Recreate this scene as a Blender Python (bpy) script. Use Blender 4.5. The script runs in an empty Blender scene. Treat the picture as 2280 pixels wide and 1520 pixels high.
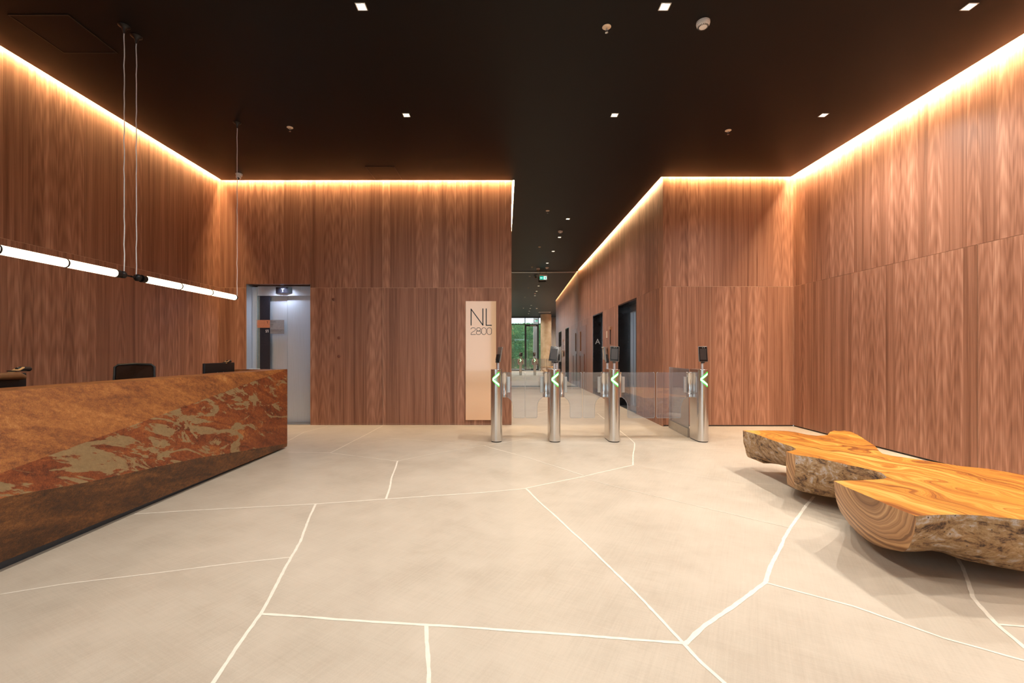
import bpy, math, random
from mathutils import Vector, Matrix, noise
R = random.Random(7)
PI = math.pi
scene = bpy.context.scene
col = scene.collection

# ------------------------------------------------------------------ camera, world, exposure
F, CX, CY, EYE = 1013.0, 1124.0, 784.0, 1.25
cam_d = bpy.data.cameras.new('camera'); cam = bpy.data.objects.new('camera', cam_d); col.objects.link(cam)
cam.location = (0, 0, EYE); cam.rotation_euler = (PI/2, 0, 0)
cam_d.sensor_width = 36; cam_d.lens = 36*F/2280
cam_d.shift_x = (1140-CX)/2280; cam_d.shift_y = (CY-760)/2280
cam_d.clip_start = 0.05; cam_d.clip_end = 200
scene.camera = cam
scene.view_settings.view_transform = 'Standard'; scene.view_settings.look = 'None'
scene.view_settings.gamma = 1; scene.view_settings.use_curve_mapping = False
scene.view_settings.exposure = 0.10
try:
    scene.cycles.max_bounces = 8; scene.cycles.diffuse_bounces = 4; scene.cycles.glossy_bounces = 5
    scene.cycles.transparent_max_bounces = 16
    scene.cycles.caustics_reflective = False; scene.cycles.caustics_refractive = False
    scene.cycles.sample_clamp_indirect = 4.0
    scene.cycles.use_denoising = True
except Exception: pass

w = bpy.data.worlds.new('sky'); scene.world = w; w.use_nodes = True
wn = w.node_tree; wn.nodes.clear()
wo = wn.nodes.new('ShaderNodeOutputWorld'); wb = wn.nodes.new('ShaderNodeBackground')
SKY = (0.80, 0.89, 1.0); SKY_STR = 2.2
wb.inputs[0].default_value = (*SKY, 1); wb.inputs[1].default_value = SKY_STR
wn.links.new(wb.outputs[0], wo.inputs[0])

LED_STR = 300.0
LED_COL = (1.0, 0.675, 0.33)
DOWN_W = 66.0
DOWN_COL = (1.0, 0.92, 0.83)
TUBE_STR = 4.0

# ------------------------------------------------------------------ room numbers (metres)
H = 4.19; LID = 4.32
XL, XR = -4.89, 4.87          # lobby side walls
YB, YR = 7.83, 7.68           # back wall left of corridor, right of corridor
CL, CR = 0.116, 2.67          # corridor walls
YE = 16.6                     # mirror glass at corridor end
YF = -2.3                     # entrance glazing behind the camera
SEAM = 2.36
S = 0.05                      # light slot width

def P(x, y, z=0.0):           # photo pixel seen on the level z
    Y = F*(z-EYE)/(CY-y)
    return ((x-CX)*Y/F, Y)

# ------------------------------------------------------------------ helpers
def tag(o, label=None, cat=None, group=None, kind=None):
    if label: o['label'] = label
    if cat: o['category'] = cat
    if group: o['group'] = group
    if kind: o['kind'] = kind
    return o
def empty(name, loc, label, cat, group=None, rz=0):
    o = bpy.data.objects.new(name, None); col.objects.link(o); o.location = loc; o.rotation_euler = (0, 0, rz)
    o.empty_display_size = 0.1
    return tag(o, label, cat, group)

class MB:
    def __init__(s): s.v = []; s.f = []; s.m = []; s.uv = {}; 
    def face(s, pts, m=0, uv=None):
        b = len(s.v); s.v += [tuple(p) for p in pts]; s.f.append(list(range(b, b+len(pts)))); s.m.append(m)
        if uv: s.uv[len(s.f)-1] = uv
        return s
    def add(s, verts, faces, m=0):
        b = len(s.v); s.v += [tuple(p) for p in verts]
        for f in faces: s.f.append([b+i for i in f]); s.m.append(m)
        return s
    def box(s, x0, x1, y0, y1, z0, z1, m=0, M=None):
        v = [(x0,y0,z0),(x1,y0,z0),(x1,y1,z0),(x0,y1,z0),(x0,y0,z1),(x1,y0,z1),(x1,y1,z1),(x0,y1,z1)]
        if M: v = [M @ Vector(p) for p in v]
        return s.add(v, [(0,3,2,1),(4,5,6,7),(0,1,5,4),(1,2,6,5),(2,3,7,6),(3,0,4,7)], m)
    def tube(s, pts, r, n=12, m=0, caps=True):
        pts = [Vector(p) for p in pts]; rings = []
        rr = r if isinstance(r, (list, tuple)) else [r]*len(pts)
        up = None; vs = []
        for i, p in enumerate(pts):
            d = (pts[min(i+1, len(pts)-1)] - pts[max(i-1, 0)])
            if d.length < 1e-9: d = Vector((0,0,1))
            d.normalize()
            if up is None:
                up = Vector((0,0,1)) if abs(d.z) < .9 else Vector((1,0,0))
            a = d.cross(up).normalized(); b2 = a.cross(d).normalized(); up = b2
            for k in range(n):
                t = 2*PI*k/n; vs.append(p + a*(rr[i]*math.cos(t)) + b2*(rr[i]*math.sin(t)))
        fs = []
        for i in range(len(pts)-1):
            for k in range(n):
                fs.append((i*n+k, i*n+(k+1)%n, (i+1)*n+(k+1)%n, (i+1)*n+k))
        if caps:
            fs.append(tuple(range(n-1, -1, -1))); fs.append(tuple((len(pts)-1)*n+k for k in range(n)))
        return s.add(vs, fs, m)
    def lathe(s, prof, c=(0,0,0), n=24, m=0, M=None):   # prof: (r, z)
        vs = []
        for r, z in prof:
            for k in range(n):
                t = 2*PI*k/n; p = Vector((c[0]+r*math.cos(t), c[1]+r*math.sin(t), c[2]+z))
                if M: p = M @ p
                vs.append(p)
        fs = []
        for i in range(len(prof)-1):
            for k in range(n): fs.append((i*n+k, i*n+(k+1)%n, (i+1)*n+(k+1)%n, (i+1)*n+k))
        fs.append(tuple(range(n-1, -1, -1))); fs.append(tuple((len(prof)-1)*n+k for k in range(n)))
        return s.add(vs, fs, m)
    def prism(s, poly, z0, z1, m=0, fn=None):   # poly in 2D, fn maps (u,v,w)->xyz
        fn = fn or (lambda a, b, c: (a, b, c)); n = len(poly)
        vs = [fn(a, b, z0) for a, b in poly] + [fn(a, b, z1) for a, b in poly]
        fs = [tuple(range(n-1, -1, -1)), tuple(range(n, 2*n))] + [(i, (i+1)%n, n+(i+1)%n, n+i) for i in range(n)]
        return s.add(vs, fs, m)
    def build(s, name, mats, parent=None, smooth=False, bevel=0, fix=True):
        me = bpy.data.meshes.new(name); me.from_pydata([tuple(v) for v in s.v], [], s.f)
        mats = mats if isinstance(mats, (list, tuple)) else [mats]
        for m in mats: me.materials.append(m)
        for p, mi in zip(me.polygons, s.m): p.material_index = mi
        if s.uv:
            ul = me.uv_layers.new(name='UVMap')
            for fi, uv in s.uv.items():
                for li, c in zip(me.polygons[fi].loop_indices, uv): ul.data[li].uv = c
        me.update()
        if fix and not s.uv:
            import bmesh
            bm = bmesh.new(); bm.from_mesh(me)
            bmesh.ops.remove_doubles(bm, verts=bm.verts, dist=1e-5)
            bmesh.ops.recalc_face_normals(bm, faces=bm.faces); bm.to_mesh(me); bm.free()
        if smooth:
            for p in me.polygons: p.use_smooth = True
            try: me.set_sharp_from_angle(angle=math.radians(38))
            except Exception: pass
        o = bpy.data.objects.new(name, me); col.objects.link(o)
        if parent: o.parent = parent
        if bevel:
            b = o.modifiers.new('bevel', 'BEVEL'); b.width = bevel; b.segments = 2; b.limit_method = 'ANGLE'; b.angle_limit = math.radians(40)
        return o

def copy_thing(root):
    r = root.copy(); col.objects.link(r)
    for ch in root.children:
        c = ch.copy(); col.objects.link(c); c.parent = r
        for g in ch.children:
            d = g.copy(); col.objects.link(d); d.parent = c
    return r

def text(name, body, size, mat, parent, loc, rot, ext=0.001, align='LEFT', sx=1.0):
    c = bpy.data.curves.new(name, 'FONT'); c.body = body; c.size = size; c.extrude = ext
    c.align_x = align; c.align_y = 'BOTTOM_BASELINE'; c.materials.append(mat)
    o = bpy.data.objects.new(name, c); col.objects.link(o); o.location = loc; o.rotation_euler = rot
    bpy.context.view_layer.update(); me = bpy.data.meshes.new_from_object(o.evaluated_get(bpy.context.evaluated_depsgraph_get()))
    me.name = name; o2 = bpy.data.objects.new(name, me); col.objects.link(o2); o2.location = loc; o2.rotation_euler = rot
    bpy.data.objects.remove(o)
    if parent: o2.parent = parent
    return o2

# ------------------------------------------------------------------ materials
class N:
    def __init__(s, name):
        s.m = bpy.data.materials.new(name); s.m.use_nodes = True; s.t = s.m.node_tree; s.t.nodes.clear()
        s.out = s.t.nodes.new('ShaderNodeOutputMaterial')
    def n(s, typ, **kw):
        nd = s.t.nodes.new('ShaderNode'+typ)
        ins = kw.pop('ins', {})
        for k, v in kw.items(): setattr(nd, k, v)
        for k, v in ins.items(): s.set(nd, k, v)
        return nd
    def set(s, nd, k, v):
        i = nd.inputs[k]
        if isinstance(v, bpy.types.NodeSocket): s.t.links.new(v, i)
        else:
            if isinstance(v, tuple) and len(v) == 3 and i.type == 'RGBA': v = (*v, 1)
            i.default_value = v
    def math(s, op, a, b=0.0, c=None):
        nd = s.n('Math', operation=op, ins={0: a, 1: b})
        if c is not None: s.set(nd, 2, c)
        return nd.outputs[0]
    def noise(s, vec, scale=1, detail=4, rough=.55, dist=0):
        return s.n('TexNoise', ins={'Vector': vec, 'Scale': scale, 'Detail': detail, 'Roughness': rough, 'Distortion': dist}).outputs['Fac']
    def mapv(s, vec, sc=(1,1,1), rot=(0,0,0), loc=(0,0,0)):
        return s.n('Mapping', ins={'Vector': vec, 'Scale': sc, 'Rotation': rot, 'Location': loc}).outputs[0]
    def ramp(s, fac, stops, interp='LINEAR'):
        nd = s.n('ValToRGB', ins={'Fac': fac}); cr = nd.color_ramp; cr.interpolation = interp
        while len(cr.elements) < len(stops): cr.elements.new(.5)
        for e, (p, c) in zip(cr.elements, stops):
            e.position = p; e.color = (*c, 1) if len(c) == 3 else c
        return nd.outputs[0]
    def mix(s, fac, a, b, typ='MIX'):
        nd = s.n('Mix', data_type='RGBA', blend_type=typ)
        s.set(nd, 0, fac); s.set(nd, 6, a); s.set(nd, 7, b)
        return nd.outputs[2]
    def bsdf(s, color, rough=.5, metal=0.0, bump=None, bstr=.2, bdist=.01, **kw):
        p = s.n('BsdfPrincipled'); s.set(p, 'Base Color', color); s.set(p, 'Roughness', rough); s.set(p, 'Metallic', metal)
        for k, v in kw.items(): s.set(p, k.replace('_', ' '), v)
        if bump is not None:
            b = s.n('Bump', ins={'Height': bump, 'Strength': bstr, 'Distance': bdist}); s.set(p, 'Normal', b.outputs[0])
        s.t.links.new(p.outputs[0], s.out.inputs[0]); return s.m

def plain(name, c, rough=.5, metal=0.0, **kw):
    k = N(name); o = k.n('TexCoord').outputs['Object']
    f = k.noise(o, 30, 3)
    cc = k.mix(k.ramp(f, [(.3, (0,0,0)), (.7, (1,1,1))]), tuple(x*.92 for x in c), tuple(min(1, x*1.06) for x in c))
    return k.bsdf(cc, rough, metal, **kw)
def emis(name, c, s_):
    k = N(name); e = k.n('Emission', ins={'Color': c, 'Strength': s_}); k.t.links.new(e.outputs[0], k.out.inputs[0]); return k.m

def wood_wall():
    k = N('walnut_laminate'); uv = k.n('TexCoord').outputs['UV']
    sep = k.n('SeparateXYZ', ins={0: uv}); u = sep.outputs[0]; v = sep.outputs[1]
    # veneer strips about 11 cm wide, each with its own tone and offset
    wob = k.noise(k.mapv(uv, (2.2, .04, 1)), 1, 2)
    us = k.math('MULTIPLY', k.math('ADD', u, k.math('MULTIPLY', k.noise(k.mapv(uv, (2.3, 0, 0)), 1, 2), .16)), 7.1)
    cell = k.math('FLOOR', us); 
    wn_ = k.n('TexWhiteNoise', noise_dimensions='1D', ins={'W': cell}); rnd = wn_.outputs['Value']
    vec = k.n('CombineXYZ', ins={0: u, 1: k.math('ADD', v, k.math('MULTIPLY', rnd, 37.0)), 2: k.math('MULTIPLY', rnd, 5.0)}).outputs[0]
    broad = k.noise(k.mapv(vec, (14, .28, 1)), 1, 4, .6, .4)
    fine = k.noise(k.mapv(vec, (230, 2.0, 1)), 1, 5, .7)
    mid = k.noise(k.mapv(vec, (60, .55, 1)), 1, 5, .68, .5)
    line = k.ramp(k.noise(k.mapv(vec, (85, .6, 1), (0,0,0), (3,1,0)), 1, 3, .6, .4), [(.60, (0,0,0)), (.70, (1,1,1))])
    # cathedral figure
    fr = k.math('SUBTRACT', k.math('FRACT', us), .5)
    cat = k.n('CombineXYZ', ins={0: k.math('MULTIPLY', fr, 1.0), 1: k.math('MULTIPLY', k.math('ADD', v, k.math('MULTIPLY', rnd, 9.0)), .22), 2: rnd}).outputs[0]
    wv = k.n('TexWave', wave_type='RINGS', rings_direction='Z', ins={'Vector': cat, 'Scale': 4.2, 'Distortion': 4.0, 'Detail': 2.0, 'Detail Scale': 1.3}).outputs['Fac']
    t = k.math('ADD', k.math('MULTIPLY', broad, .40), k.math('MULTIPLY', mid, .34))
    t = k.math('ADD', t, k.math('MULTIPLY', fine, .30)); t = k.math('SUBTRACT', t, k.math('MULTIPLY', line, .055))
    t = k.math('ADD', t, k.math('MULTIPLY', k.math('MULTIPLY', k.math('SUBTRACT', wv, .5), k.math('GREATER_THAN', rnd, .5)), .07))
    t = k.math('ADD', t, k.math('MULTIPLY', k.math('SUBTRACT', rnd, .5), .08))
    c = k.ramp(t, [(.29, (.085, .033, .018)), (.45, (.235, .104, .061)), (.57, (.375, .178, .112)), (.70, (.55, .30, .20))])
    return k.bsdf(c, .42, 0, bump=fine, bstr=.08, bdist=.002, Specular_IOR_Level=.35)
WOOD = wood_wall()

def floor_mat():
    k = N('beige_concrete'); o = k.n('TexCoord').outputs['Object']
    a = k.noise(o, .9, 5, .6, .3); b = k.noise(o, 5, 4, .6); 
    wv = k.mapv(o, (1, 1, 1), (0, 0, .5))
    sx = k.noise(k.mapv(wv, (90, 3.0, 1)), 1, 3, .6); sy = k.noise(k.mapv(wv, (3.0, 90, 1)), 1, 3, .6)
    spk = k.noise(o, 160, 2, .6)
    t = k.math('ADD', k.math('MULTIPLY', a, .45), k.math('MULTIPLY', b, .2))
    t = k.math('ADD', t, k.math('MULTIPLY', sx, .14)); t = k.math('ADD', t, k.math('MULTIPLY', sy, .12)); t = k.math('ADD', t, k.math('MULTIPLY', spk, .09))
    c = k.ramp(t, [(.36, (.44, .37, .288)), (.50, (.55, .475, .38)), (.64, (.625, .545, .443))])
    st = k.noise(k.mapv(o, (1, 1, 1), (0, 0, 0), (5, 2, 0)), 2.2, 6, .7, 1.2)
    c = k.mix(k.ramp(st, [(.60, (0,0,0)), (.78, (.45,.45,.45))]), c, (.45, .375, .28))
    return k.bsdf(c, k.math('ADD', .42, k.math('MULTIPLY', b, .2)), 0, bump=k.math('ADD', sx, spk), bstr=.12, bdist=.002, Specular_IOR_Level=.4)
FLOOR = floor_mat()
SEAMC = plain('pale_panel_seam', (.55, .36, .24), .5)
JOINT = plain('pale_joint_mortar', (.86, .79, .67), .7)
CEIL = plain('black_ceiling_paint', (.0022, .0021, .0026), .5, Specular_IOR_Level=.22)
BLACKP = plain('black_plastic', (.012, .012, .013), .4)
BLACKM = plain('black_metal', (.02, .02, .022), .35, .6)
WHITEP = plain('white_plastic', (.93, .93, .93), .4)
BASEB = plain('dark_shadow_plinth', (.03, .02, .018), .6)

def steel(name, c=(.62, .60, .58), rough=.28, axis=2, fr=220, metal=1.0):
    k = N(name); o = k.n('TexCoord').outputs['Object']
    sc = [3, 3, 3]; 
    for i in range(3):
        if i != axis: sc[i] = fr
    sc = tuple(sc)
    f = k.noise(k.mapv(o, sc), 1, 3, .6)
    r = k.math('ADD', rough-.06, k.math('MULTIPLY', f, .14))
    cc = k.mix(f, tuple(x*.85 for x in c), tuple(min(1, x*1.1) for x in c))
    return k.bsdf(cc, r, metal, bump=f, bstr=.05, bdist=.001)
STEEL = steel('brushed_steel', (.74,.72,.70), .22, axis=2)
STEELH = steel('brushed_steel_sheet', (.60, .61, .63), .30, axis=2)
STEELL = steel('satin_lift_steel', (.70, .78, .90), .38, axis=2, metal=.6)
STEELX = steel('steel_trim', (.5, .49, .47), .3, axis=0)
COPPER = plain('copper_coloured_panel', (.62, .25, .14), .35, .2)

def glass(name, tint=(.93, .96, .95), refl=.08, rough=0.0, vis=0.0, diff=(.8,.85,.9)):
    k = N(name)
    tr = k.n('BsdfTransparent', ins={'Color': tint}); gl = k.n('BsdfGlossy', ins={'Color': (1,1,1), 'Roughness': rough})
    lw = k.n('LayerWeight', ins={'Blend': .25})
    fac = k.math('ADD', refl, k.math('MULTIPLY', lw.outputs['Fresnel'], .8))
    mx = k.n('MixShader'); k.set(mx, 0, fac); k.t.links.new(tr.outputs[0], mx.inputs[1]); k.t.links.new(gl.outputs[0], mx.inputs[2])
    outp = mx.outputs[0]
    if vis:
        df = k.n('BsdfDiffuse', ins={'Color': diff}); m2 = k.n('MixShader'); k.set(m2, 0, vis)
        k.t.links.new(outp, m2.inputs[1]); k.t.links.new(df.outputs[0], m2.inputs[2]); outp = m2.outputs[0]
    k.t.links.new(outp, k.out.inputs[0]); return k.m
WING = glass('turnstile_glass', (.91, .93, .95), .08, vis=.07, diff=(.72,.78,.92))  # bluish diffuse share paints in the hazy reflection of the windows
GEDGE = glass('glass_edge', (.9, .95, .95), .2, vis=.6, diff=(.95,.97,.98))
WINDOW = glass('window_glass', (.93, .96, .96), .04)
def mirror_mat():
    k = N('reflective_glass')
    gl = k.n('BsdfGlossy', ins={'Color': (.93, .95, .93), 'Roughness': 0.0})
    df = k.n('BsdfDiffuse', ins={'Color': (.55, .57, .58)})
    mx = k.n('MixShader'); k.set(mx, 0, .05)
    k.t.links.new(gl.outputs[0], mx.inputs[1]); k.t.links.new(df.outputs[0], mx.inputs[2]); k.t.links.new(mx.outputs[0], k.out.inputs[0]); return k.m
MIRROR = mirror_mat()

def rust(name, patches, dark=False):
    k = N(name); o = k.n('TexCoord').outputs['Object']
    rot = k.mapv(o, (1, 1, 1), (.28, 0, 0))
    st = k.mapv(rot, (1.5, .8, 4.0))
    a = k.noise(st, 2.0, 6, .62, .8); b = k.noise(k.mapv(rot, (1, 1, 1.8)), 22, 6, .75); c = k.noise(o, 130, 3, .7)
    t = k.math('ADD', k.math('MULTIPLY', a, .42), k.math('ADD', k.math('MULTIPLY', b, .40), k.math('MULTIPLY', c, .24)))
    if patches:
        cc = k.ramp(t, [(.42, (.085, .020, .007)), (.51, (.20, .050, .014)), (.59, (.30, .088, .022)), (.68, (.48, .20, .055))])
        pv = k.noise(k.mapv(rot, (1.2, 1.1, 4.2), (0,0,0), (3.3, 1.7, .4)), 1.5, 7, .66, 1.6)
        sy = k.n('SeparateXYZ', ins={0: o}).outputs[1]; bias = k.math('SUBTRACT', .045, k.math('MULTIPLY', k.math('ABSOLUTE', k.math('SUBTRACT', sy, .45)), .045))
        pm = k.ramp(k.math('ADD', pv, bias), [(.51, (0,0,0)), (.53, (1,1,1))])
        # scraped patches gather along the middle of the length
        sp = k.n('SeparateXYZ', ins={0: o}).outputs[1]
        cc = k.mix(pm, cc, k.mix(b, (.16, .10, .042), (.42, .30, .15)))
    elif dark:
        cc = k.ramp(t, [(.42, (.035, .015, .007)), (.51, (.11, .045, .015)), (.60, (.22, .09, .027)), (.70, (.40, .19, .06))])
    else:
        cc = k.ramp(t, [(.40, (.11, .032, .009)), (.50, (.25, .085, .020)), (.59, (.38, .145, .034)), (.70, (.58, .30, .10))])
    return k.bsdf(cc, k.math('ADD', .42, k.math('MULTIPLY', b, .25)), .15, bump=k.math('ADD', b, c), bstr=.5, bdist=.006, Specular_IOR_Level=.5)
RUST = rust('rusted_steel', False)
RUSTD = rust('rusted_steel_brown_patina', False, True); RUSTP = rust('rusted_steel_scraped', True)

def slab_top():
    k = N('polished_slab_wood'); o = k.n('TexCoord').outputs['Object']
    rot = k.mapv(o, (1, 1, 1), (0, 0, -.25))
    warp = k.noise(k.mapv(rot, (1.5, 1.0, 1)), 1.6, 2, .5)
    vec = k.n('CombineXYZ', ins={0: k.math('ADD', k.n('SeparateXYZ', ins={0: rot}).outputs[0], k.math('MULTIPLY', warp, .95)),
                                 1: k.math('MULTIPLY', k.n('SeparateXYZ', ins={0: rot}).outputs[1], .18), 2: warp}).outputs[0]
    r1 = k.noise(k.mapv(vec, (26, 5, 1)), 1, 4, .6, .5); r2 = k.noise(k.mapv(vec, (110, 8, 1)), 1, 2, .6); r3 = k.noise(k.mapv(vec, (7, 2, 1)), 1, 3)
    t = k.math('ADD', k.math('MULTIPLY', r1, .5), k.math('ADD', k.math('MULTIPLY', r2, .18), k.math('MULTIPLY', r3, .32)))
    c = k.ramp(t, [(.40, (.24, .070, .010)), (.465, (.48, .175, .022)), (.53, (.66, .29, .040)), (.62, (.80, .46, .11))])
    return k.bsdf(c, .33, 0, bump=r1, bstr=.03, bdist=.002)
def slab_side():
    k = N('raw_slab_edge'); o = k.n('TexCoord').outputs['Object']
    a = k.noise(k.mapv(o, (1.6, 1.6, 3)), 2.2, 7, .68, 1.8); b = k.noise(o, 9, 6, .7, 2.2); c = k.noise(o, 60, 3, .7)
    t = k.math('ADD', k.math('MULTIPLY', a, .5), k.math('ADD', k.math('MULTIPLY', b, .4), k.math('MULTIPLY', c, .14)))
    cc = k.ramp(t, [(.42, (.07, .038, .026)), (.46, (.24, .13, .07)), (.50, (.48, .285, .13)), (.55, (.60, .40, .215)), (.60, (.74, .64, .58))])
    hole = k.n('TexVoronoi', ins={'Vector': o, 'Scale': 22}).outputs['Distance']
    cc = k.mix(k.ramp(hole, [(.07, (1,1,1)), (.11, (0,0,0))]), cc, (.03, .02, .012))
    return k.bsdf(cc, .5, 0, bump=k.math('ADD', b, a), bstr=.8, bdist=.045)
def slab_end():
    k = N('sawn_end_grain'); o = k.n('TexCoord').outputs['Object']
    sp = k.n('SeparateXYZ', ins={0: k.mapv(o, (1, 1, 1), (0, 0, 0), (0, .76, -.47))})
    wz = k.noise(o, 2.5, 3, .5)
    y2 = k.math('POWER', k.math('MULTIPLY', sp.outputs[1], 1.0), 2.0); z2 = k.math('POWER', k.math('MULTIPLY', sp.outputs[2], 1.15), 2.0)
    r = k.math('ADD', k.math('SQRT', k.math('ADD', y2, z2)), k.math('MULTIPLY', wz, .10))
    n1 = k.n('TexNoise', noise_dimensions='1D', ins={'W': k.math('MULTIPLY', r, 1.0), 'Scale': 34, 'Detail': 4, 'Roughness': .6}).outputs['Fac']
    n2 = k.math('GREATER_THAN', r, .22)
    c = k.ramp(n1, [(.32, (.21, .095, .035)), (.5, (.45, .235, .10)), (.68, (.66, .40, .19))])
    c = k.mix(k.ramp(r, [(.16, (.55,.55,.55)), (.24, (0,0,0))]), c, (.17, .075, .03))
    return k.bsdf(c, .42, 0)
SLABT, SLABS, SLABE = slab_top(), slab_side(), slab_end()
def granite():
    k = N('black_granite'); o = k.n('TexCoord').outputs['Object']
    f = k.n('TexVoronoi', ins={'Vector': o, 'Scale': 90}).outputs['Distance']; n_ = k.noise(o, 3, 4)
    c = k.mix(k.ramp(f, [(.04, (1,1,1)), (.09, (0,0,0))]), k.ramp(n_, [(.3, (.008,.008,.010)), (.7, (.022,.02,.022))]), (.12, .11, .11))
    return k.bsdf(c, .18)
GRANITE = granite()
LED = emis('warm_led', LED_COL, LED_STR)
TUBE = emis('tube_light', (1.0, .80, .56), TUBE_STR)
LAMP = emis('downlight_lamp', (1.0, .9, .75), 30)
LEDC = emis('warm_led_corridor', (1.0, .68, .34), LED_STR*.5)
LEDR = emis('warm_led_right', (1.0, .70, .41), LED_STR*1.35)
GREEN = emis('green_led_halo', (.02, 1.0, .04), 2.5)  # the arrow's green halo, painted as a glowing border strip
GREENW = emis('green_led_core', (.40, 1.0, .42), 6.0)

# ------------------------------------------------------------------ setting
# floor with inlaid joints
JL = [
 [(-40,1329),(0,1323),(140,1300),(420,1266),(648,1240)],
 [(703,1122),(690,1150),(668,1205),(648,1240),(580,1366),(473,1520),(440,1566)],
 [(580,1366),(950,1391),(1250,1412),(1525,1433)],
 [(950,1391),(953,1460),(955,1540)],
 [(1525,1433),(1565,1475),(1625,1530)],
 [(1525,1433),(1570,1390),(1640,1345),(1703,1297)],
 [(1703,1297),(1745,1200),(1775,1155),(1812,1105)],
 [(1703,1297),(1900,1350),(2100,1420),(2290,1472)],
 [(1170,1088),(1238,1150),(1300,1208),(1400,1305),(1525,1433)],
 [(300,1144),(520,1131),(703,1122),(860,1111),(1050,1098),(1168,1088),(1300,1060),(1410,1035)],
 [(1410,1035),(1411,1010),(1413,986),(1392,968),(1330,920)],
 [(1300,1058),(1180,1020),(1078,992)],
 [(861,1110),(872,1065),(885,1026)],
 [(885,1026),(735,1008),(600,1006)],
 [(735,1008),(800,975),(852,948)],
 [(885,1026),(980,1007),(1078,992),(1180,975)],
 [(1078,992),(940,980),(810,972)],
 [(1288,1062),(1400,1090),(1560,1128),(1765,1176)],
 [(2095,1170),(2140,1260),(2165,1330),(2220,1390),(2290,1450)],
 [(2220,1390),(2290,1394)],
 [(1078,992),(1220,990),(1400,992)],
 [(620,1000),(638,983),(677,962),(730,949)],
 [(1140,951),(1210,951),(1300,953),(1420,953)],
 [(1413,986),(1500,996),(1660,1000),(1780,985)],
 [(1410,1035),(1500,1052),(1640,1072),(1730,1080)],
]
WDT = {0:.6,1:1,2:1,3:1,4:1,5:1.35,6:1.3,7:.8,8:.9,9:.9,10:.9,11:.7,12:1,13:.6,14:.6,15:.5,16:.35,17:.4,18:1.1,19:.8,20:.25,21:.5,22:.4,23:.25,24:.22}
fb = MB()
fb.box(XL-.15, XR+.15, YF-.1, YE+.6, -.12, 0, 0)
extra = [[(-4.8,.2),(-1.5,-.4),(1.2,.1),(3.4,-.6),(4.8,.3)], [(1.2,.1),(.8,-2.3)], [(.6,9.2),(1.4,10.6),(2.6,11.5)], [(1.4,10.6),(.15,12.4)], [(.2,14.2),(1.5,13.4),(2.6,14.6)]]
FJ = .0083
def joint(pts, wd, seedz):
    out = []; n_ = 0
    L = [];
    for (a, b) in zip(pts[:-1], pts[1:]):
        d = math.dist(a, b); k = max(2, int(d/.03))
        for i in range(k): L.append((a[0]+(b[0]-a[0])*i/k, a[1]+(b[1]-a[1])*i/k))
    L.append(pts[-1]); A = []; B = []
    for i, p in enumerate(L):
        q0 = L[max(0, i-1)]; q1 = L[min(len(L)-1, i+1)]
        dx, dy = q1[0]-q0[0], q1[1]-q0[1]; l = math.hypot(dx, dy) or 1; nx, ny = -dy/l, dx/l
        j = noise.noise(Vector((p[0]*2.2, p[1]*2.2, seedz)))*.010*min(1, wd*1.4)
        wa = FJ*wd*(1+.45*noise.noise(Vector((p[0]*22, p[1]*22, seedz)))); wb_ = FJ*wd*(1+.45*noise.noise(Vector((p[0]*22, p[1]*22, seedz+9))))
        zj = .0010+seedz*.000012; A.append((p[0]+nx*(wa+j), p[1]+ny*(wa+j), zj)); B.append((p[0]-nx*(wb_-j), p[1]-ny*(wb_-j), zj))
    n_ = len(L)
    fb.add(A+B, [(i, i+n_, i+1+n_, i+1) for i in range(n_-1)], 1)
for i, l in enumerate(JL):
    joint([P(*p) for p in l], WDT.get(i, .7), i*3.1)
for i, l in enumerate(extra): joint(l, .8, 50+i)
floor = fb.build('floor', [FLOOR, JOINT], fix=False); floor['kind'] = 'structure'

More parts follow.
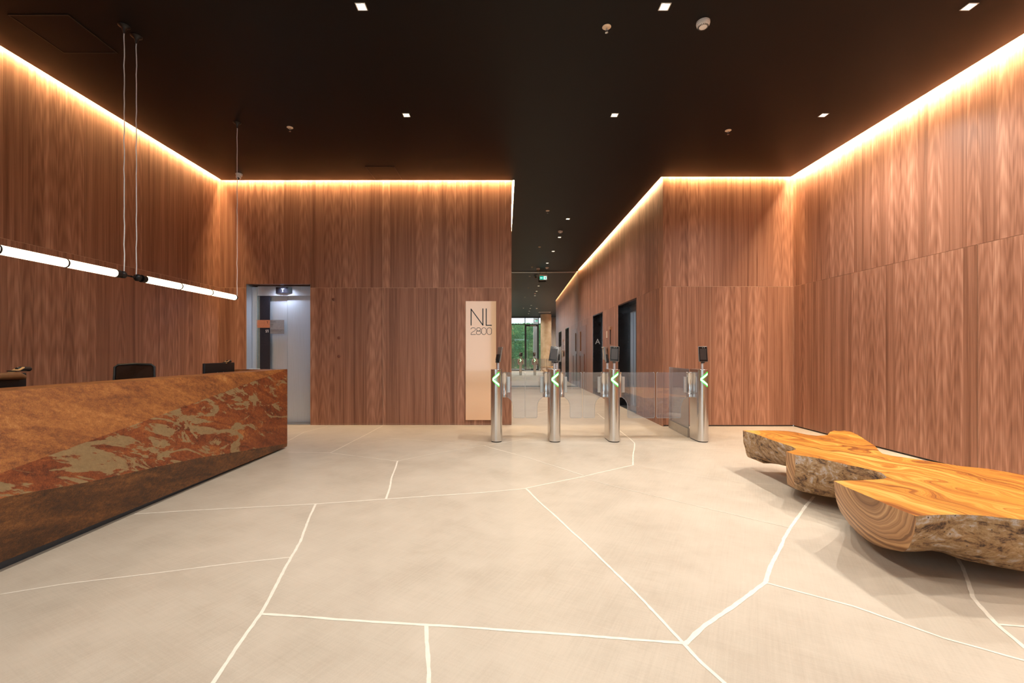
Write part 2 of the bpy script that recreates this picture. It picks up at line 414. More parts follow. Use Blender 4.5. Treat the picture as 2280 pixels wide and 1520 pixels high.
# walls: UV-mapped panels with 3 mm gaps on a dark core
def wall(name, origin, udir, L, cuts, zc, holes=(), thick=.12, uoff=0.0, nrm=None, e0=.1, e1=.1):
    """panels on the face; u along wall, nrm points into the room. holes: (u0,u1,z0,z1)"""
    b = MB(); o = Vector(origin); ud = Vector(udir); n_ = Vector(nrm); g = .0022
    us = sorted(set([0, L]+[c for c in cuts if 0 < c < L]+[h for q in holes for h in q[:2]]))
    zs = sorted(set(zc+[h for q in holes for h in q[2:]]))
    def pt(u, z, d): p = o + ud*u + n_*d; return (p.x, p.y, z)
    pi = 0
    allz = sorted(set(zc))
    for i in range(len(us)-1):
        for j in range(len(zs)-1):
            u0, u1, z0, z1 = us[i], us[i+1], zs[j], zs[j+1]; um, zm = (u0+u1)/2, (z0+z1)/2
            if any(h[0] < um < h[1] and h[2] < zm < h[3] for h in holes): continue
            iscut = lambda u: u in (0, L) or any(abs(u-c) < 1e-6 for c in cuts)
            a0 = u0+(g if iscut(u0) else 0); a1 = u1-(g if iscut(u1) else 0)
            c0 = z0+(g if any(abs(z0-z) < 1e-6 for z in allz) else 0); c1 = z1-(g if any(abs(z1-z) < 1e-6 for z in allz) else 0)
            off = uoff+ (13.7 if z0 >= SEAM-.01 else 0)
            q = [(a0, c0), (a1, c0), (a1, c1), (a0, c1)]
            b.face([pt(u, z, 0) for u, z in q], 0, [(u+off, z) for u, z in q])
            for (s0, s1) in ((q[0], q[1]), (q[1], q[2]), (q[2], q[3]), (q[3], q[0])):
                b.face([pt(*s0, 0), pt(*s0, -.012), pt(*s1, -.012), pt(*s1, 0)], 0, [(s0[0]+off, s0[1])]*4)
            v0 = u0-(e0 if u0 == 0 else 0); v1 = u1+(e1 if u1 == L else 0)
            b.face([pt(u, z, -.002) for u, z in [(v0, z0), (v1, z0), (v1, z1), (v0, z1)]], 2)
            b.face([pt(u, z, -thick) for u, z in [(v0, z0), (v0, z1), (v1, z1), (v1, z0)]], 1)
    w_ = b.build(name, [WOOD, BASEB, SEAMC], fix=False); w_['kind'] = 'structure'; return w_

ZC = [0.022, SEAM, LID]
cutsL = [c - YF for c in (-1.4, -.15, 1.1, 2.35, 2.8+1.24, 5.315, 6.59)]
wall('wall_left', (XL, YF, 0), (0,1,0), YB-YF, cutsL, ZC, nrm=(1,0,0), uoff=3.3)
cutsR = [c - YF for c in (-1.0, .3, 1.55, 2.9, 4.03, 4.685, 5.27, 6.28, 7.2)]
wall('wall_right', (XR, YF, 0), (0,1,0), YR-YF, cutsR, ZC, nrm=(-1,0,0), uoff=71.1)
LX0, LX1, LZ = -4.452, -3.347, 2.425       # left lift opening
cutsB = [x - XL for x in (-4.46, -3.346, -2.1, -.85)]
wall('wall_back', (XL, YB, 0), (1,0,0), CL-XL, cutsB, ZC, [(LX0-XL, LX1-XL, 0.0, LZ)], nrm=(0,-1,0), uoff=22.6, e1=-.002)
wall('wall_back_right', (CR, YR, 0), (1,0,0), XR-CR, [.80, 1.56], ZC, nrm=(0,-1,0), uoff=47.2, e0=-.002)
LIFTS = [(9.23, 10.73), (12.41, 13.8)]
wall('wall_corridor_right', (CR, YR, 0), (0,1,0), YE+.3-YR, [9.23-YR, 10.73-YR, 12.41-YR, 13.8-YR, 14.85-YR, 16.3-YR, 8.4-YR], ZC,
     [(a-YR, b-YR, 0, SEAM) for a, b in LIFTS], nrm=(-1,0,0), uoff=91.4, e0=-.002)
wall('wall_corridor_left', (CL, YB, 0), (0,1,0), YE+.3-YB, [1.25*i for i in range(1, 8)], ZC, nrm=(1,0,0), uoff=115.5, e0=-.002)
# recessed plinths under the panels
def base(name, x0, x1, y0, y1):
    o = MB().box(x0, x1, y0, y1, 0, .020).build(name, BASEB); o['kind'] = 'structure'
base('baseboard_left', XL-.1, XL-.012, YF, YB); base('baseboard_right', XR+.012, XR+.1, YF, YR)
base('baseboard_back', LX1, CL-.012, YB+.012, YB+.1); base('baseboard_back_right', CR+.012, XR, YR+.012, YR+.1)
base('baseboard_corridor_left', CL-.1, CL-.012, YB+.1, YE+.2)
base('baseboard_corridor_right', CR+.012, CR+.1, YR+.1, 9.2)

# downlight positions (x, y)
LOBBY = [(x, y) for y in (5.64, 3.87, 2.10, .33) for x in (-1.22, 1.36, 3.95)]
CORR = [(1.39, 10.03), (1.40, 11.63), (1.41, 13.25), (1.40, 15.0)]
HOLE = .037
# ceiling: underside sheet with square holes, slot returns, and a closed lid above
def sheet(b, x0, x1, y0, y1, holes, z):
    hs = [(hx, hy) for hx, hy in holes if x0 < hx < x1 and y0 < hy < y1]
    xs = sorted(set([x0, x1]+[hx+d for hx, hy in hs for d in (-HOLE, HOLE)])); ys = sorted(set([y0, y1]+[hy+d for hx, hy in hs for d in (-HOLE, HOLE)]))
    for i in range(len(xs)-1):
        for j in range(len(ys)-1):
            xm, ym = (xs[i]+xs[i+1])/2, (ys[j]+ys[j+1])/2
            if any(abs(xm-hx) < HOLE and abs(ym-hy) < HOLE for hx, hy in hs): continue
            b.face([(xs[i], ys[j], z), (xs[i], ys[j+1], z), (xs[i+1], ys[j+1], z), (xs[i+1], ys[j], z)])
cb = MB(); HO = LOBBY+CORR
sheet(cb, XL+S, XR-S-.03, YF, YR-S, HO, H)
sheet(cb, XL+S, CL+S, YR-S, YB-S, HO, H)
sheet(cb, CL+S, CR-S, YR-S, YE+.25, HO, H)
path = [(XL+S, YF), (XL+S, YB-S), (CL+S, YB-S), (CL+S, YE+.25)]
for a, b2 in zip(path[:-1], path[1:]): cb.face([(*a, H), (*b2, H), (*b2, H+.09), (*a, H+.09)])
path = [(XR-S-.03, YF), (XR-S-.03, YR-S), (CR-S, YR-S), (CR-S, YE+.25)]
for a, b2 in zip(path[:-1], path[1:]): cb.face([(*a, H), (*b2, H), (*b2, H+.09), (*a, H+.09)])
cb.box(XL-.12, XR+.12, YF-.1, YB+.12, LID, LID+.12); cb.box(CL-.12, CR+.12, YB+.12, YE+.5, LID, LID+.12)
ceiling = cb.build('ceiling', CEIL, fix=False); ceiling['kind'] = 'structure'
end = MB().box(XL-.12, XR+.12, YE+.5, YE+.62, 0, LID).build('wall_corridor_end', BASEB); end['kind'] = 'structure'

# LED strips in the slots
def led(x0, x1, y0, y1, label):
    o = MB().box(x0, x1, y0, y1, H+.050, H+.058).build('led_strip', LED)
    tag(o, label, 'light strip', 'warm led strips in the ceiling slot')
    if 'bright' in label: o.data.materials[0] = LEDR
    if 'corridor' in label: o.data.materials[0] = LEDC
    return o
c0, c1 = .026, .046
led(XL+c0, XL+c1, YF+.05, YB-.03, 'long warm led strip along the top of the left wood wall above the desk')
led(XL+.05, CL+.02, YB-c1, YB-c0, 'warm led strip along the top of the back wood wall with the copper sign')
led(CL+c0, CL+c1, YB+.01, YE-.1, 'warm led strip running into the corridor from the corner near the copper sign')
led(CR-c1, CR-c0, YR+.01, YE-.1, 'warm led strip above the lift openings in the corridor')
led(CR+.01, XR-.05, YR-c1, YR-c0, 'short warm led strip above the wood wall behind the rightmost turnstile')
led(XR-c1-.030, XR-c0-.020, YF+.05, YR-.03, 'bright warm led strip along the top of the right wood wall above the bench')

# ------------------------------------------------------------------ downlights
def make_down():
    t = empty('ceiling_downlight', (0,0,H), '', 'light', 'square recessed downlights')
    f = MB()
    a, b = .043, .0355
    for (x0,x1,y0,y1) in ((-a,a,-a,-b),(-a,a,b,a),(-a,-b,-b,b),(b,a,-b,b)): f.box(x0,x1,y0,y1,-.004,0)
    f.build('trim_frame', plain('downlight_white_trim', (.9,.88,.84), .35), t)
    h = MB()
    h.face([(-b,-b,0),(-b,b,0),(-b,b,.07),(-b,-b,.07)]); h.face([(b,-b,0),(b,b,0),(b,b,.07),(b,-b,.07)])
    h.face([(-b,-b,0),(b,-b,0),(b,-b,.07),(-b,-b,.07)]); h.face([(-b,b,0),(b,b,0),(b,b,.07),(-b,b,.07)]); h.face([(-b,-b,.07),(b,-b,.07),(b,b,.07),(-b,b,.07)])
    h.build('housing', plain('downlight_housing', (.6,.55,.48), .4), t)
    MB().lathe([(.001,.066),(.024,.066),(.026,.05),(.022,.038),(.001,.034)], n=16).build('lamp', LAMP, t, smooth=True)
    return t
down0 = make_down()
def downlight(i, x, y, label, power, group='square recessed downlights'):
    t = down0 if i == 0 else copy_thing(down0)
    t.location = (x, y, H); t['label'] = label
    l = bpy.data.lights.new('downlight_beam', 'SPOT'); l.energy = power; l.color = DOWN_COL; l.spot_size = math.radians(150); l.spot_blend = 1.0; l.shadow_soft_size = .012
    o = bpy.data.objects.new('downlight_beam', l); col.objects.link(o); o.location = (0, 0, -.012); o.parent = t
    return t
i = 0
cw = {-1.22: 'left', 1.36: 'middle', 3.95: 'right'}
rw = {5.64: 'of the row nearer the back wall', 3.87: 'of the row at the top photo edge', 2.10: 'of the row over the near bench end', .33: 'of the row by the entrance'}
for x, y in LOBBY:
    downlight(i, x, y, 'square ceiling downlight, %s one %s' % (cw[x], rw[y]), DOWN_W*(2.0 if x > 3 else 1.0)*{5.64: 1.5, 3.87: 1.0}.get(y, .5)); i += 1
cl = ['nearest of the four small square downlights in the corridor ceiling', 'small square corridor downlight second from the turnstiles, beyond the smoke detector',
      'third small square corridor downlight from the turnstiles', 'farthest small square corridor downlight, just before the exit sign']
for (x, y), l in zip(CORR, cl): downlight(i, x, y, l, DOWN_W*.85); i += 1

# ------------------------------------------------------------------ sprinklers, detectors
CHROME = plain('chrome', (.75,.77,.8), .2, 1.0); BRASSY = plain('escutcheon_plate', (.9,.75,.58), .35, .2)
def make_sprinkler():
    t = empty('sprinkler', (0,0,H), '', 'sprinkler', 'ceiling sprinkler heads')
    MB().lathe([(.012,0),(.038,0),(.040,-.004),(.030,-.010),(.012,-.012)], n=20).build('escutcheon', BRASSY, t, smooth=True)
    b = MB(); b.lathe([(.008,-.01),(.010,-.022),(.010,-.028),(.006,-.030)], n=12)
    for s in (-1, 1): b.tube([(s*.008,0,-.026),(s*.012,0,-.038),(s*.004,0,-.052)], .0022, 6)
    b.tube([(0,0,-.028),(0,0,-.052)], .0025, 6); b.build('body', CHROME, t, smooth=True)
    MB().lathe([(.003,-.052),(.014,-.053),(.014,-.055),(.003,-.056)], n=14).build('deflector', CHROME, t)
    return t
sp0 = make_sprinkler()
SPR = [(.92, 4.11, 'brassy round ceiling sprinkler left of the white smoke detector near the photo top'),
       (-2.81, 5.95, 'ceiling sprinkler head left of the left downlight, over the lobby beside the desk'),
       (2.96, 6.03, 'ceiling sprinkler head between the middle and right downlights, nearer the bench'),
       (.89, 9.45, 'nearest sprinkler head on the corridor ceiling'),
       (.97, 12.7, 'second sprinkler head along the corridor ceiling'),
       (.94, 15.7, 'farthest sprinkler head on the corridor ceiling near the glass wall')]
for i, (x, y, l) in enumerate(SPR):
    t = sp0 if i == 0 else copy_thing(sp0); t.location = (x, y, H); t['label'] = l
def make_detector():
    t = empty('smoke_detector', (0,0,H), '', 'smoke detector', 'smoke detectors')
    MB().lathe([(.05,0),(.058,-.002),(.058,-.020),(.052,-.022)], n=28).build('base', WHITEP, t, smooth=True)
    MB().lathe([(.052,-.022),(.055,-.028),(.050,-.042),(.038,-.048),(.002,-.050)], n=28).build('cover', WHITEP, t, smooth=True)
    b = MB()
    for k in range(20):
        a = 2*PI*k/20; b.box(.034, .047, -.0028, .0028, -.050, -.044, 0, Matrix.Rotation(a, 4, 'Z'))
    b.build('vent_slots', BLACKP, t)
    return t
d0 = make_detector(); d0.location = (1.765, 4.05, H); d0['label'] = 'round white smoke detector on the black lobby ceiling, near the top edge'
d1 = copy_thing(d0); d1.location = (1.345, 11.03, H); d1['label'] = 'small round white smoke detector on the corridor ceiling between two downlights'
d2 = copy_thing(d0); d2.location = (1.46, 15.75, H); d2['label'] = 'farthest round white smoke detector, above the green exit sign'

# security camera on ceiling near left corner
t = empty('security_camera', (-4.38, 7.50, H), 'small white turret security camera on the ceiling near the left corner', 'camera')
MB().lathe([(.035,0),(.052,0),(.054,-.012),(.046,-.035),(.03,-.04)], n=24).build('mount', WHITEP, t, smooth=True)
MB().lathe([(.001,.042),(.02,.038),(.036,.022),(.042,0),(.036,-.022),(.026,-.034),(.001,-.036)], n=24, M=Matrix.Translation((0,-.015,-.058)) @ Matrix.Rotation(.9, 4, 'X')).build('camera_ball', WHITEP, t, smooth=True)
MB().lathe([(.001,-.030),(.024,-.033),(.022,-.040),(.001,-.040)], n=20, M=Matrix.Translation((.004,-.015,-.058)) @ Matrix.Rotation(-.55, 4, 'X')).build('lens', BLACKP, t, smooth=True)
# corridor dome camera + black one below
t = empty('dome_camera', (1.165, 15.9, H), 'brown and white dome security camera beside the exit sign in the corridor', 'camera')
MB().lathe([(.05,0),(.062,0),(.062,-.05),(.05,-.055)], n=22).build('mount', WHITEP, t, smooth=True)
MB().lathe([(.05,-.05),(.046,-.085),(.03,-.105),(.001,-.115)], n=22).build('dome', plain('smoked_dome', (.20,.13,.08), .15), t, smooth=True)

# ceiling hatches
def hatch(x0, x1, y0, y1, label):
    t = empty('access_hatch', ((x0+x1)/2, (y0+y1)/2, H), label, 'hatch', 'ceiling access hatches')
    a, c = (x1-x0)/2, (y1-y0)/2; m = plain('hatch_frame', (.010,.009,.008), .5)
    b = MB()
    for q in ((-a,a,-c,-c+.012),(-a,a,c-.012,c),(-a,-a+.012,-c+.012,c-.012),(a-.012,a,-c+.012,c-.012)): b.box(*q, -.005, 0)
    b.build('frame', m, t); MB().box(-a+.014, a-.014, -c+.014, c-.014, -.003, 0).build('panel', CEIL, t)
hatch(-2.21, -1.745, 7.20, 7.72, 'faint square black access hatch in the ceiling above the back wall')
hatch(-4.33, -3.80, 3.96, 4.47, 'faint square black access hatch in the ceiling left of the pendant cables')

# exit signs
def exit_sign(x, y, z0, rz, label):
    t = empty('exit_sign', (x, y, z0), label, 'exit sign', None, rz)
    MB().box(-.14,.14,-.012,.012,0,.20).build('light_box', plain('exit_sign_body', (.8,.85,.85), .4), t, bevel=.003)
    gm = emis('exit_green', (.0,.42,.28), 1.3); wm = emis('exit_white', (.85,1,.95), 1.1)
    MB().box(-.125,-.005,-.015,-.012,.02,.14).build('arrow_panel', gm, t)
    MB().box(.0,.125,-.015,-.012,.02,.14).build('figure_panel', wm, t)
    MB().prism([(-.115,.08),(-.075,.115),(-.075,.09),(-.02,.09),(-.02,.07),(-.075,.07),(-.075,.045)], -.018, -.015, 0, lambda a,b,c:(a,c,b)).build('arrow', wm, t)
    g = MB(); M_ = lambda a,b,c:(a,c,b)
    g.prism([(.085+.010*math.cos(k*PI/5), .125-.006+.010*math.sin(k*PI/5)) for k in range(10)], -.018,-.015,0,M_)
    g.prism([(.055,.105),(.095,.108),(.100,.09),(.085,.07),(.105,.045),(.095,.03),(.082,.035),(.065,.06),(.04,.03),(.03,.035),(.06,.075),(.065,.09),(.045,.085),(.04,.095)], -.018,-.015,0,M_)
    g.prism([(.0,.02),(.018,.02),(.018,.14),(.0,.14)], -.018,-.015,0,M_)
    g.build('running_figure', gm, t)
    MB().tube([(-.11,0,.20),(-.11,0,H-z0)], .004, 6).build('hanger_rod', BLACKM, t); MB().tube([(.11,0,.20),(.11,0,H-z0)], .004, 6).build('hanger_rod', BLACKM, t)
exit_sign(1.38, 16.35, 3.84, 0, 'lit green and white exit sign with arrow hanging at the corridor end')
exit_sign(2.0, YF+.5, 3.75, PI, 'small lit green exit sign above the glass entrance, seen in the glass wall')

# ------------------------------------------------------------------ corridor end: reflective glass
def gy(x, z): return YE - .011*(x-1.4) + .0045*(z-2.0)
t = empty('window_2', (0, 0, 0), 'tall reflective glass wall closing the corridor, mirroring the lobby', 'glass wall')
t['kind'] = 'structure'
g = MB(); x0, x1 = CL+.003, CR-.003
vs = [(x, gy(x, z)+d, z) for d in (0, .012) for (x, z) in ((x0,.02),(x1,.02),(x1,H-.03),(x0,H-.03))]
g.add(vs, [(0,1,2,3),(7,6,5,4),(0,4,5,1),(1,5,6,2),(2,6,7,3),(3,7,4,0)])
pn = g.build('window_pane', MIRROR, t, fix=False); 
MB().box(x0, x1, YE-.05, YE+.05, H-.030, H-.003).build('window_frame', STEELX, t)
MB().box(x0, x1, YE-.04, YE+.04, 0.001, .022).build('window_sill', BLACKM, t)

# ------------------------------------------------------------------ left lift
t = empty('door_1', (0,0,0), 'stainless steel lift entrance at the left of the back wall', 'lift'); t['kind'] = 'structure'
DY = 8.02
b = MB(); b.box(LX0-.04, LX0, YB+.012, DY+.13, 0, LZ); b.box(LX1, LX1+.04, YB+.012, DY+.13, 0, LZ); b.build('jamb', STEELL, t)
MB().box(LX0-.04, LX1+.04, YB+.012, DY+.13, LZ, LZ+.03).build('soffit', plain('soffit_wood', (.16,.06,.035), .4), t)
MB().box(LX0, LX0+.085, DY-.012, DY+.03, 0, 2.40).build('door_frame', STEELL, t, bevel=.004)
MB().box(LX0+.086, LX0+.092, DY-.03, DY+.03, 0, 2.40).build('edge_strip', plain('bright_steel_strip', (.8,.82,.84), .3, .8), t)
MB().box(LX0+.093, LX1-.01, DY, DY+.10, 2.245, 2.415).build('header', STEELL, t, bevel=.003)
MB().box(LX0+.093, -3.86, DY+.055, DY+.075, .012, 2.245).build('door_leaf', STEELL, t)
MB().box(-3.852, LX1-.02, DY+.045, DY+.065, .012, 2.245).build('door_leaf', STEELL, t)
MB().box(LX1-.02, LX1, DY-.01, DY+.10, 0, 2.415).build('door_frame', STEELL, t)
MB().box(LX0, LX1, YB+.0, DY+.10, 0.0005, .010).build('sill', STEELX, t)
MB().box(LX0, LX1, DY+.11, DY+.13, 0, 2.43).build('backing', BASEB, t)
t = empty('floor_display', (-3.89, DY, 2.29), 'small black display showing a glowing T above the left lift door', 'display')
b = MB(); n_ = 10
pts = [(-.145+.29*k/n_, -.022*math.sin(PI*k/n_)-.003) for k in range(n_+1)]
b.prism(pts+[(.145, -.001), (-.145, -.001)], 0, .105, 0); b.build('screen', plain('display_glass', (.01,.01,.014), .08), t, smooth=True)
text('glowing_letter', 'T', .085, emis('display_blue', (.55,.66,1.0), 5), t, (-.012,-.027,.02), (PI/2,0,0), align='CENTER')
t = empty('soffit_downlight', (-3.89, 7.93, LZ), 'tiny cool white light in the soffit above the left lift display', 'light')
MB().lathe([(.03,0),(.034,0),(.034,-.006),(.03,-.006)], n=20).build('trim_ring', STEELX, t, smooth=True)
MB().lathe([(.001,-.003),(.029,-.003),(.029,-.001),(.001,-.001)], n=20).build('lamp', emis('cool_lamp', (.75,.78,1.0), 12), t)
l = bpy.data.lights.new('soffit_beam', 'SPOT'); l.energy = 34; l.color = (.78,.85,1.0); l.spot_size = math.radians(160); l.spot_blend = 1; l.shadow_soft_size = .02
o = bpy.data.objects.new('soffit_beam', l); col.objects.link(o); o.location = (0,0,-.012); o.parent = t
# lift directory
t = empty('floor_directory', (LX0+.093, DY, 0), 'dark vertical lift directory with copper square marked T, at the left lift', 'sign')
MB().box(.0, .045, -.004, .0, 0.02, 2.24).build('glass_edge', plain('bluish_glass_edge', (.26,.34,.38), .12, .3), t)
MB().box(.046, .222, -.006, .0, 0.02, 2.24).build('dark_panel', plain('dark_directory_glass', (.028,.03,.045), .12), t)
MB().box(.0, .222, -.009, -.006, 1.682, 1.818).build('copper_square', COPPER, t)
text('letter_T', 'T', .06, BLACKP, t, (.18, -.0095, 1.755), (PI/2,0,0), align='CENTER')
text('letter_S', 'S', .066, WHITEP, t, (.158, -.0065, 1.60), (PI/2,0,0), align='CENTER')
MB().prism([(.186,1.60),(.194,1.60),(.194,1.648),(.187,1.648),(.176,1.640),(.176,1.632),(.186,1.638)], -.0080, -.0060, 0, lambda a,c,d:(a,d,c)).build('digit_one', WHITEP, t)
MB().box(.225, .47, -.004, .0, 1.575, 1.82).build('text_panel', plain('grey_text_panel', (.36,.37,.41), .3, .3), t)
DT = plain('dark_text', (.06,.06,.07), .5); D2 = plain('grey_text', (.16,.16,.18), .5)
for s_, z, m in (('Recepção', 1.788, DT), ('Reception', 1.765, D2), ('Saída', 1.73, DT), ('Exit', 1.707, D2), ('Estacionamento rotativo', 1.638, DT), ('Short term parking', 1.612, D2)):
    text('text_line', s_, .0235, m, t, (.232, -.0045, z), (PI/2,0,0), ext=.0003)

# flush round locks in the back wall
for i, (px, py) in enumerate([(743,666),(754.5,752),(754.5,793)]):
    x = (px-CX)*YB/F; z = EYE+(CY-py)*YB/F
    o = MB().lathe([(.026,0),(.026,.004),(.022,.006),(.001,.006)], n=20, M=Matrix.Translation((x, YB, z)) @ Matrix.Rotation(PI/2, 4, 'X')).build('lock_cover', plain('brown_lock_cover', (.17,.055,.03), .4), smooth=True)
    tag(o, ['upper round brown cover on the wood wall right of the left lift', 'middle round brown cover on the wood wall right of the left lift', 'lowest round brown cover on the wood wall right of the left lift'][i], 'wall cover', 'round covers on the back wall')

# ------------------------------------------------------------------ NL sign
t = empty('copper_sign', (-.41, YB, .087), 'tall glossy peach copper sign reading NL 2800 on the back wall', 'sign')
k = N('peach_sign_glass'); o_ = k.n('TexCoord').outputs['Object']; PEACH = k.bsdf((.92, .58, .36), .10, .1, Coat_Weight=1.0, Coat_Roughness=.03)
MB().box(-.262, .262, -.028, -.006, 0, 2.04).build('panel', PEACH, t, bevel=.002)
MB().box(-.24, .24, -.006, 0, .03, 2.01).build('backing', BASEB, t)
BLK = plain('black_lettering', (.008,.008,.008), .3)
def px2(px, py): return ((px-CX)*7.80/F+.41, EYE+(CY-py)*7.80/F-.087)
def stroke(b, pts, wd, closed=False, cut=None):
    n = len(pts); L_ = []; R_ = []
    for i, p in enumerate(pts):
        q0 = pts[(i-1) % n] if closed or i else pts[i]; q1 = pts[(i+1) % n] if closed or i < n-1 else pts[i]
        dx, dy = q1[0]-q0[0], q1[1]-q0[1]; l = math.hypot(dx, dy) or 1
        L_.append((p[0]-dy/l*wd/2, p[1]+dx/l*wd/2)); R_.append((p[0]+dy/l*wd/2, p[1]-dx/l*wd/2))
    rng = range(n if closed else n-1)
    for i in rng:
        j = (i+1) % n
        b.prism([L_[i], L_[j], R_[j], R_[i]], -.031, -.028, 0, lambda a, c, d: (a, d, c))
def seg(b, p0, p1, w0): stroke(b, [px2(*p0), px2(*p1)], w0)
lw = .0165
b = MB(); seg(b, (1049,724.5), (1049,687), lw); seg(b, (1048.6,687.5), (1075.4,724), lw*.95); seg(b, (1075.3,724.5), (1075.3,686.5), lw); b.build('letter_N', BLK, t, fix=False)
b = MB(); seg(b, (1082.6,724.5), (1082.6,686.5), lw); seg(b, (1081.6,723.8), (1095,723.8), lw*.9); b.build('letter_L', BLK, t, fix=False)
tw = .0075
def rr(cx, cy, w_, h_, r, n=6):
    pts = []
    for (sx, sy, a0) in ((1,1,0),(-1,1,90),(-1,-1,180),(1,-1,270)):
        for k in range(n+1):
            a = math.radians(a0+90*k/n); pts.append((cx+sx*(w_/2-r)+r*math.cos(a), cy+sy*(h_/2-r)+r*math.sin(a)))
    return pts
def rpx(cx, cy, w_, h_, r): return [px2(*p) for p in rr(cx, cy, w_, h_, r)]
b = MB()
arc = [(1048.3,733),(1049,731),(1051,729.6),(1055,729.4),(1057.5,730.2),(1058.6,732.2),(1058.4,734.4),(1056.8,736.2),(1052,739),(1049.4,741.2),(1048.5,744.4)]
stroke(b, [px2(*p) for p in arc], tw); stroke(b, [px2(1048.2,744.5), px2(1059.3,744.5)], tw)
b.build('digit_two', BLK, t, fix=False)
b = MB(); stroke(b, rpx(1065.5,732.8,8.6,6.9,3.2), tw, True); stroke(b, rpx(1065.5,740.5,10,7.9,3.6), tw, True); b.build('digit_eight', BLK, t, fix=False)
b = MB(); stroke(b, rpx(1077.4,737,10,15,4.6), tw, True); b.build('digit_zero', BLK, t, fix=False)
b = MB(); stroke(b, rpx(1089.6,737,10,15,4.6), tw, True); b.build('digit_zero', BLK, t, fix=False)

# ------------------------------------------------------------------ corridor lifts
for n_i, (y0, y1) in enumerate(LIFTS):
    t = empty('door_%d' % (n_i+2), (CR, y0, 0), 'black granite lift portal', 'lift'); t['kind'] = 'structure'
    D = .30; L = y1-y0
    MB().box(.0, D, 0, .03, 0, SEAM).build('granite_jamb', GRANITE, t); MB().box(0, D, L-.03, L, 0, SEAM).build('granite_jamb', GRANITE, t)
    MB().box(0, D, .03, L-.03, SEAM-.03, SEAM).build('granite_lintel', GRANITE, t)
    MB().box(D-.04, D+.02, .03, .12, 0, SEAM-.03).build('door_frame', STEELH, t); MB().box(D-.04, D+.02, L-.12, L-.03, 0, SEAM-.03).build('door_frame', STEELH, t)
    MB().box(D-.04, D+.02, .12, L-.12, SEAM-.18, SEAM-.03).build('door_frame', STEELH, t)
    m = L/2
    MB().box(D+.03, D+.05, .12, m-.002, .01, SEAM-.18).build('door_leaf', STEELH, t); MB().box(D+.03, D+.05, m+.002, L-.12, .01, SEAM-.18).build('door_leaf', STEELH, t)
    MB().box(0.0, D+.05, .03, L-.03, .0005, .008).build('sill', STEELX, t); MB().box(D+.06, D+.09, 0, L, 0, SEAM+.02).build('backing', BASEB, t)
LET = plain('pale_steel_letter', (.75,.75,.74), .35, .3)
def jamb_letter(ch, y, face, label):
    t = empty('lift_letter', (CR+.14, y, 1.50), label, 'letter')
    text('letter', ch, .225, LET, t, (0, 0, 0), (PI/2, 0, 0 if face < 0 else PI), ext=.003, align='CENTER')
jamb_letter('A', 13.8-.034, -1, 'pale steel letter A on the black jamb of the farther corridor lift')
jamb_letter('B', 9.23+.034, 1, 'pale letter B on the nearer corridor lift jamb, seen in the glass wall')
# call panel pieces between the lifts
def onwall(px, py):     # a point on the corridor's right wall
    Y = CR*F/(px-CX); return Y, EYE+(CY-py)*Y/F
Y, z = onwall(1351.3, 744.5)
t = empty('lift_call_panel', (CR, Y, z-.088), 'small cream lift call panel with two rows of dots between the corridor lifts', 'panel')
MB().box(-.008, 0, -.055, .055, 0, .176).build('plate', plain('cream_plate', (.85,.74,.6), .35), t, bevel=.004)
for s in (-1, 1):
    b = MB()
    for k_ in range(6): b.box(-.011, -.008, s*.022-.008, s*.022+.008, .02+k_*.026, .034+k_*.026)
    b.build('dot_row', plain('orange_brown_buttons', (.5,.25,.1), .4), t)
Y, z = onwall(1359, 727)
t = empty('card_reader', (CR, Y, z-.44), 'brown box with a black vertical slot below on the wood between the corridor lifts', 'wall device')
MB().box(-.03, 0, -.075, .075, .36, .44).build('head', plain('brown_reader_head', (.40,.22,.12), .4), t, bevel=.006)
MB().box(-.012, 0, -.022, .022, 0, .36).build('slot', BLACKP, t)
Y, z = onwall(1352, 801)
t = empty('hand_sanitizer', (CR, Y, z), 'pale tapered wall fixture behind the third turnstile screen', 'wall device')
MB().lathe([(.03,0),(.035,.02),(.055,.30),(.075,.315),(.075,.335),(.03,.34)], c=(-.075,0,0), n=18).build('tapered_body', plain('pale_grey_fixture', (.55,.52,.48), .4), t, smooth=True)
MB().box(-.03, 0, -.03, .03, .05, .28).build('bracket', BLACKM, t)
# service door in wood with pull and framed lower panel
t = empty('door_4', (CR, 14.85, 0), 'flush wooden service door with vertical pull at the corridor end', 'door'); t['kind'] = 'structure'
b = MB(); b.box(-.006, 0, .05, 1.40, .03, 2.15); 
do = b.build('door_leaf', plain('service_door_wood', (.22,.085,.045), .4), t)
MB().box(-.035, -.006, 1.14, 1.18, 1.30, 1.98).build('pull_handle', plain('bronze_pull', (.35,.22,.14), .3, .8), t, bevel=.005)
b = MB(); b.box(-.02,-.006,.40,.46,.03,1.19); b.box(-.02,-.006,1.24,1.30,.03,1.19); b.box(-.02,-.006,.46,1.24,1.13,1.19); b.build('lower_frame', plain('dark_bronze_frame', (.16,.055,.02), .35), t)

